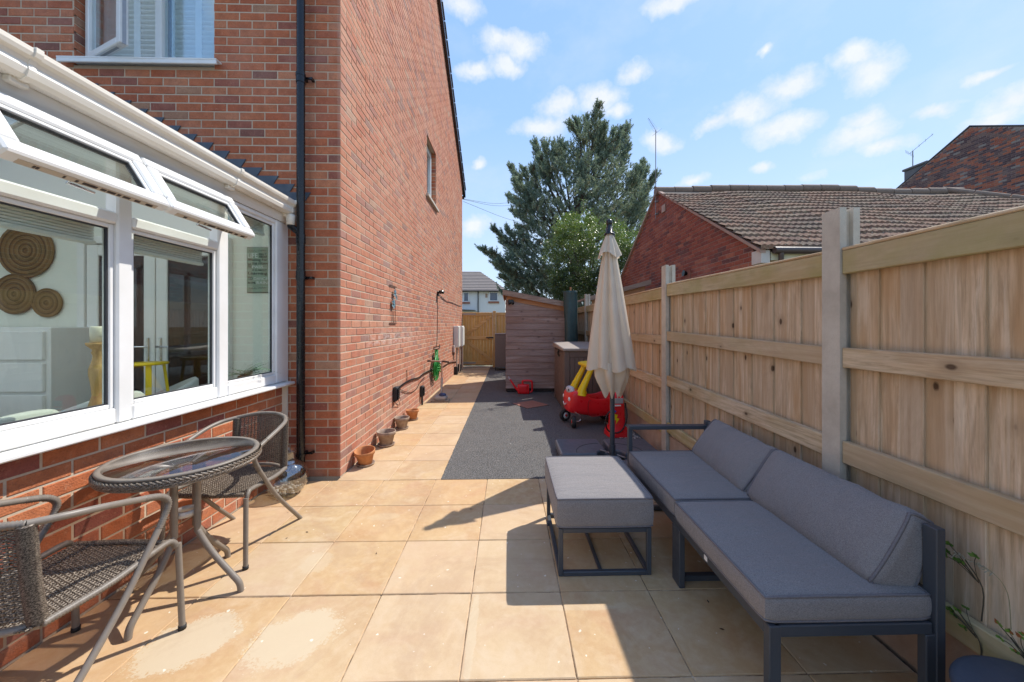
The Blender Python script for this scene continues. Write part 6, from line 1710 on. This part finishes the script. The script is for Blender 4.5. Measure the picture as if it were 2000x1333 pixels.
wc = thing('watering_can', 'red plastic watering can with long spout lying against the shed', 'watering can', (.36, 7.20, 0), R(0))
m = MB()
prof = [(-.125, .0), (.125, .0), (.135, .02), (.135, .235), (.125, .265), (.02, .265), (-.02, .20), (-.13, .185), (-.14, .16), (-.135, .02)]
o = MB().prism([(.04, .06), (.13, .06), (.13, .06)], 'y', 0, 0.0001) if False else None
b0 = MB().cushion(-.14, .065, -.065, .065, .003, .19, .03, .004, 7).build('body', REDP, wc, world=False)
MB().cushion(.055, .095, -.065, .065, .003, .19, .02, .0, 5).build('body_rear', REDP, wc, world=False)
MB().tube([(-.03, 0, .18), (-.04, 0, .245), (.01, 0, .262), (.12, 0, .258), (.15, 0, .22), (.15, 0, .06), (.11, 0, .03)], .020, 10, smooth_path=6).build('handle', REDP, wc, world=False)
MB().tube([(-.115, 0, .06), (-.19, 0, .13), (-.30, 0, .30)], .016, 10, rf=lambda u: .030 - .016 * u).build('spout', REDP, wc, world=False)
MB().tube([(-.295, 0, .29), (-.33, 0, .345)], .018, 10).build('rose', plain('pale_rose', (.5, .42, .42), .5), wc, world=False)
for k in range(5): MB().box(-.10 + k * .035, -.092 + k * .035, -.069, -.0655, .03, .16).build('ridge', REDP, wc, world=False)
wc.location = (.315, 7.27, 0)

# ================================================================== SMALL PLANTS BY THE FENCE
LEAF = mat('leaf_green', lambda t: {'c': t.attr('bc')}, .5)
def weed(x, y, z, seed, lab, k=1.0, red=0):
    c = thing('fence_weed', lab, 'plant', (x, y, z)); r = random.Random(seed); sm_ = MB(); lf = MB()
    sm_.tube([(x + .01, y, z - .1), (x, y - .01, z + .02 * k), (x - .015, y + .03, z + .10 * k)], .002, 5, smooth_path=4)
    for q in range(6):
        a = Vector((x - .015 + r.uniform(-.01, .0), y + .03 + r.uniform(-.06, .05) * k, z + (.10 + r.uniform(-.06, .05)) * k))
        sm_.tube([(x, y, z + .03 * k), tuple((a + Vector((x, y, z + .05 * k))) / 2 + Vector((-.01, 0, .01))), tuple(a)], .0012, 4, smooth_path=3)
        for lb in range(5):
            an = -1.2 + lb * .6 + r.uniform(-.2, .2); L = r.uniform(.012, .022) * k
            d = Vector((r.uniform(-.4, -.1), math.sin(an), math.cos(an) * .8)).normalized(); s_ = d.cross(Vector((1, 0, 0))).normalized()
            col = (.30, .10, .03) if r.random() < red else r.choice([(.10, .22, .03), (.16, .30, .04), (.08, .17, .03)])
            lf.add([a, a + d * L * .5 + s_ * L * .35, a + d * L, a + d * L * .5 - s_ * L * .35], [(0, 1, 2, 3)], False, col)
    sm_.build('stem', plain('weed_stem', (.06, .05, .03), .7), c); tag(lf.build('leaves', LEAF, c), kind='stuff')
weed(1.595, 1.19, .47, 3, 'small green weed growing out of the fence by the sofa end', 1.0)
weed(1.60, 1.20, .28, 6, 'lower green weed growing at the gravel board by the sofa end', .8)
weed(1.60, 1.075, .31, 9, 'reddish green weed growing above the bottom fence rail', .8, .35)
gs = thing('grass_stem', 'dry curved grass stem leaning on the fence boards', 'grass stem', (1.60, 1.09, .25))
pts = [at_x(1975, 1230, 1.60), at_x(1968, 1160, 1.595), at_x(1940, 1120, 1.585), at_x(1905, 1100, 1.58), at_x(1865, 1082, 1.575)]
MB().tube(pts, .0012, 4, smooth_path=5).build('stem', plain('dry_grass', (.22, .20, .10), .8), gs)
sd = MB(); r = random.Random(3)
for k in range(26):
    u = k / 26; p = Vector(pts[3]).lerp(Vector(pts[4]), u) if u > .5 else Vector(pts[2]).lerp(Vector(pts[3]), u * 2)
    q = p + Vector((r.uniform(-.01, 0), r.uniform(-.012, .012), r.uniform(-.016, .010))); sd.tube([p, (p + q) / 2 + Vector((0, 0, .004)), q], .0014, 4)
sd.build('seed_head', plain('seed_head', (.30, .28, .20), .8), gs)
r = random.Random(77); lv = MB()
for (px, py) in ((562, 1002), (742, 860), (600, 1040), (1383, 1176), (1410, 1230), (735, 1082), (920, 995), (1452, 1105), (560, 1052)):
    d = ray(px, py); t_ = -H / d[2]; p = Vector((d[0] * t_, d[1] * t_, .003)); a = r.uniform(0, 6); L = r.uniform(.006, .014)
    u = Vector((math.cos(a), math.sin(a), .1)); v = Vector((-math.sin(a), math.cos(a), .25)) * .5
    lv.add([p - u * L, p + v * L, p + u * L, p - v * L], [(0, 1, 2, 3)], False, r.choice([(.05, .03, .02), (.12, .07, .04), (.03, .02, .02)]))
tag(lv.build('dry_leaf_litter', LEAF), 'scattered dry leaf crumbs on the paving', 'leaf litter', kind='stuff')

# ================================================================== TREES
def np_mesh(name, verts, faces_n, mat_, parent, cols):
    """verts (N,k,3) polygons of k corners"""
    N, k, _ = verts.shape
    me = bpy.data.meshes.new(name)
    me.vertices.add(N * k); me.vertices.foreach_set('co', (verts.reshape(-1, 3) - np.array(ORG[parent.name])).ravel())
    me.loops.add(N * k); me.loops.foreach_set('vertex_index', np.arange(N * k, dtype=np.int32))
    me.polygons.add(N); me.polygons.foreach_set('loop_start', np.arange(0, N * k, k, dtype=np.int32)); me.polygons.foreach_set('loop_total', np.full(N, k, dtype=np.int32))
    me.materials.append(mat_)
    ca = me.color_attributes.new('bc', 'FLOAT_COLOR', 'CORNER')
    arr = np.ones((N, k, 4), dtype=np.float32); arr[:, :, :3] = cols[:, None, :]
    ca.data.foreach_set('color', arr.ravel()); me.update(); me.validate()
    o = bpy.data.objects.new(name, me); COL.objects.link(o); o.parent = parent
    return o
def unit(a): return a / np.maximum(1e-9, np.linalg.norm(a, axis=-1, keepdims=True))
BARK = mat('pine_bark', lambda t: {'c': t.mix(t.noise(t.scale(t.pos(), (6, 6, 1)), 2, 5), (.05, .035, .028), (.14, .10, .075))}, .9)
NEED = mat('pine_needle', lambda t: {'c': t.attr('bc')}, .55, spec=.3); add_translucent(NEED, (.22, .27, .15), .32)
LEAVES = mat('broad_leaf', lambda t: {'c': t.attr('bc')}, .38, spec=.5); add_translucent(LEAVES, (.15, .23, .04), .28)
CXF = lambda x, y: (900 + .315 * x, 180 + .315 * y)
YP = 20.0; tx0 = at_y(1122, 600, YP)[0]
pine = thing('pine_tree', 'large dark blue green pine with upswept branches behind the shed', 'tree', (tx0, YP, 0))
tw_ = [(tx0, YP, -.1), (tx0 + .1, YP, 3), (tx0 - .1, YP, 6), (tx0 + .5, YP, 9), at_y(*CXF(835, 300), YP)]
MB().tube(tw_, .3, 10, smooth_path=6, rf=lambda u: .34 * (1 - u) + .05).build('trunk', BARK, pine)
pl = [((850, 95), (815, 330), .55), ((870, 200), (840, 420), .5), ((1035, 215), (965, 430), .55), ((985, 240), (930, 450), .5), ((955, 235), (900, 420), .4), ((890, 215), (860, 420), .6), ((720, 180), (770, 380), .5), ((680, 205), (745, 320), .4), ((775, 165), (800, 330), .5),
      ((455, 310), (520, 530), .5), ((520, 325), (570, 540), .5), ((620, 320), (650, 540), .6), ((575, 340), (600, 520), .4), ((490, 420), (560, 620), .6),
      ((312, 470), (430, 660), .5), ((385, 480), (470, 670), .5), ((335, 560), (470, 720), .5), ((300, 650), (450, 760), .5), ((330, 740), (480, 850), .5), ((440, 480), (500, 640), .4),
      ((1130, 440), (1050, 650), .5), ((1150, 480), (1060, 680), .5), ((1205, 520), (1080, 720), .5), ((1165, 600), (1040, 780), .5), ((1150, 690), (1050, 830), .5), ((1100, 470), (1020, 620), .4), ((1040, 340), (960, 520), .5),
      ((200, 850), (350, 980), .4), ((290, 855), (400, 1020), .5), ((120, 975), (320, 1100), .35), ((190, 1000), (340, 1130), .4), ((215, 1070), (370, 1160), .5), ((350, 840), (440, 980), .5), ((250, 920), (380, 1040), .5), ((265, 1150), (400, 1200), .5)]
fill = [(650, 480, 130), (760, 420, 110), (800, 540, 160), (930, 520, 130), (960, 640, 150), (540, 640, 120), (700, 740, 190), (880, 760, 180), (1050, 680, 110), (450, 760, 100), (480, 930, 130), (420, 1080, 130), (560, 1060, 160), (360, 1160, 90), (700, 1000, 190), (1060, 820, 90), (560, 800, 130), (800, 640, 150), (520, 1200, 120), (700, 1210, 120), (850, 1000, 160), (1000, 950, 120), (620, 380, 60), (860, 350, 70), (380, 700, 60), (1000, 800, 130), (380, 1230, 80), (480, 1260, 90), (600, 1270, 100), (330, 1080, 70), (700, 1280, 90), (450, 1150, 100)]
P_, D_, T_ = [], [], []
bm_ = MB(); r = random.Random(31)
for (tip, base, wd) in pl:
    dep = r.uniform(-2.2, 2.0); a = Vector(at_y(*CXF(*tip), YP + dep)); b_ = Vector(at_y(*CXF(*base), YP + dep * .6))
    zt_ = max(1.5, b_.z - (a - b_).length * .7 - 1.0)
    bm_.tube([(tx0, YP, zt_), tuple((Vector((tx0, YP, zt_)) + b_) / 2 + Vector((0, 0, -.3))), tuple(b_), tuple(a)], .06, 5, smooth_path=4, rf=lambda u: .085 * (1 - u) + .012)
    ax_ = (a - b_); L = ax_.length
    n = int(60 * L * wd / .5)
    for k in range(n):
        u = r.random() ** .8; sp = wd * (1.05 - .75 * u) * .62
        q = b_ + ax_ * u + Vector((r.gauss(0, sp * .62), r.gauss(0, sp * .62), r.gauss(0, sp * .4)))
        P_.append(q); D_.append((Vector((q.x - (b_.x + ax_.x * u), q.y - (b_.y + ax_.y * u), 0)) * .9 + ax_.normalized() * .9 + Vector((0, 0, .35)) + Vector((r.uniform(-.75, .75), r.uniform(-.75, .75), 0))).normalized()); T_.append(u)
for (x, y, rad) in fill:
    for k in range(int(rad * 1.45)):
        # shoots sit in sub-clumps so that dark gaps stay between them
        an, rr_ = r.uniform(0, 6.28), rad * math.sqrt(r.random())
        if k % 7 == 0: cc = (x + rr_ * math.cos(an), y + rr_ * math.sin(an), YP + r.uniform(-1, 1) * rad * .021)
        q = Vector(at_y(*CXF(cc[0], cc[1]), cc[2])) + Vector((r.gauss(0, .24), r.gauss(0, .24), r.gauss(0, .20)))
        P_.append(q); D_.append((Vector((q.x - tx0, q.y - YP, 0)) * .16 + Vector((r.uniform(-.9, .9), r.uniform(-.9, .5), .62))).normalized()); T_.append(.4 * r.random())
bm_.build('branch', BARK, pine)
P_ = np.array([tuple(p) for p in P_]); D_ = np.array([tuple(p) for p in D_]); T_ = np.array(T_); S = len(P_); NN = 34
Ls = rng.uniform(.22, .38, S)
u = np.tile(np.linspace(.05, 1, NN), (S, 1)) + rng.uniform(-.02, .02, (S, NN))
bp = P_[:, None, :] + D_[:, None, :] * (u * Ls[:, None])[:, :, None]
rd_ = unit(rng.normal(size=(S, NN, 3))); nd = unit(rd_ * .85 + D_[:, None, :] * .6)
sd_ = unit(np.cross(nd, rng.normal(size=(S, NN, 3))))
nl = rng.uniform(.09, .15, (S, NN))[:, :, None]
v0 = bp - sd_ * .018; v1 = bp + sd_ * .018; v2 = bp + nd * nl
tri = np.stack([v0, v1, v2], axis=2).reshape(-1, 3, 3)
base_c = np.array([[.18, .24, .19], [.24, .30, .22], [.36, .40, .27], [.11, .155, .13]])
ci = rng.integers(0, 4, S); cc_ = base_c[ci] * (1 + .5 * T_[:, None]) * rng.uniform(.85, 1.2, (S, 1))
br_ = rng.random(S) < .06; cc_[br_] = (.22, .16, .10)
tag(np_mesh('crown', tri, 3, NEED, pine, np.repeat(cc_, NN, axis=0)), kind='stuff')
tw = MB()
for i in range(0, S, 4): tw.tube([tuple(P_[i] - D_[i] * .12), tuple(P_[i] + D_[i] * Ls[i] * .8)], .010, 3, caps=False)
tag(tw.build('twigs', BARK, pine), kind='stuff')

YL = 13.0; lx = at_y(1150, 600, YL)[0]
lt_ = thing('leafy_tree', 'smaller bright yellow green leafy tree in front of the pine', 'tree', (lx, YL, 0))
lb = MB(); lb.tube([(lx, YL, -.1), (lx + .05, YL, 1.5), (lx - .05, YL, 2.6)], .08, 8, smooth_path=4, rf=lambda u: .10 - .05 * u)
lb.build('trunk', BARK, lt_)
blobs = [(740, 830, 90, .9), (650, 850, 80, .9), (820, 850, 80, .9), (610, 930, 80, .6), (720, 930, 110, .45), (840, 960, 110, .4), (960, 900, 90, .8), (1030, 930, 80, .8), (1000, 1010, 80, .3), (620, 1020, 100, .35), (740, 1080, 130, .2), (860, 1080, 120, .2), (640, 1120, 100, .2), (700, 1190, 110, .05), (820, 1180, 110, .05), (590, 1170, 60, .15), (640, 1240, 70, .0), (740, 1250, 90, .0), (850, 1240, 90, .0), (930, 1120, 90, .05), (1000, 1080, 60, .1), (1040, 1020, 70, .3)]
shoots = [((740, 695), (745, 840)), ((790, 745), (780, 850)), ((655, 745), (665, 850)), ((935, 755), (935, 880)), ((600, 790), (620, 880)), ((1000, 860), (985, 930)), ((1060, 880), (1040, 950)), ((560, 850), (600, 920)), ((700, 770), (700, 850)), ((860, 790), (850, 870)), ((1085, 960), (1050, 990))]
LP, LG = [], []; bb = MB(); r = random.Random(17)
for (x, y, rad, g) in blobs:
    for k in range(int(rad * .30)):
        an, rr_ = r.uniform(0, 6.28), rad * 1.05 * math.sqrt(r.random()); cc = (x + rr_ * math.cos(an), y + rr_ * math.sin(an), YL + r.uniform(-1, 1) * rad * .013)
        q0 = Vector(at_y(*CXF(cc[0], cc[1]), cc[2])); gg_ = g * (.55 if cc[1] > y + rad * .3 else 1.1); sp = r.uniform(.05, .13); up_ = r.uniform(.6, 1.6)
        for q_ in range(int(70 * sp / .09)):
            LP.append(q0 + Vector((r.gauss(0, sp), r.gauss(0, sp), r.gauss(0, sp * up_ * .7)))); LG.append(gg_)
    c = Vector(at_y(*CXF(x, y), YL)); bb.tube([(lx - .05, YL, 2.5), tuple((c + Vector((lx, YL, 2.5))) / 2 + Vector((0, .1, .1))), tuple(c)], .02, 5, smooth_path=3, rf=lambda u: .035 - .025 * u)
for (a, b_) in shoots:
    A = Vector(at_y(*CXF(*a), YL)); Bq = Vector(at_y(*CXF(*b_), YL)); dep = r.uniform(-.6, .6); A.y += dep; Bq.y += dep
    bb.tube([tuple(Bq), tuple(A)], .008, 4)
    for k in range(110): LP.append(Bq.lerp(A, r.random()) + Vector((r.gauss(0, .055), r.gauss(0, .055), r.gauss(0, .03)))); LG.append(1.2)
bb.build('branch', BARK, lt_)
LP = np.array([tuple(p) for p in LP]); LG = np.array(LG); n = len(LP)
a = unit(rng.normal(size=(n, 3)) + np.array([0, 0, .2])); nrm = unit(rng.normal(size=(n, 3)) * .8 + np.array([.2, -.2, .9])); s_ = unit(np.cross(a, nrm)); Lf = rng.uniform(.045, .075, n)[:, None]
fold = nrm * Lf * .12
quad = np.stack([LP, LP + a * Lf * .5 + s_ * Lf * .32 - fold, LP + a * Lf, LP + a * Lf * .5 - s_ * Lf * .32 - fold], axis=1)
c0 = np.array([.022, .042, .028]); c1 = np.array([.23, .32, .06])  # shade put into leaf colour: lower leaves dark, top growth yellow green
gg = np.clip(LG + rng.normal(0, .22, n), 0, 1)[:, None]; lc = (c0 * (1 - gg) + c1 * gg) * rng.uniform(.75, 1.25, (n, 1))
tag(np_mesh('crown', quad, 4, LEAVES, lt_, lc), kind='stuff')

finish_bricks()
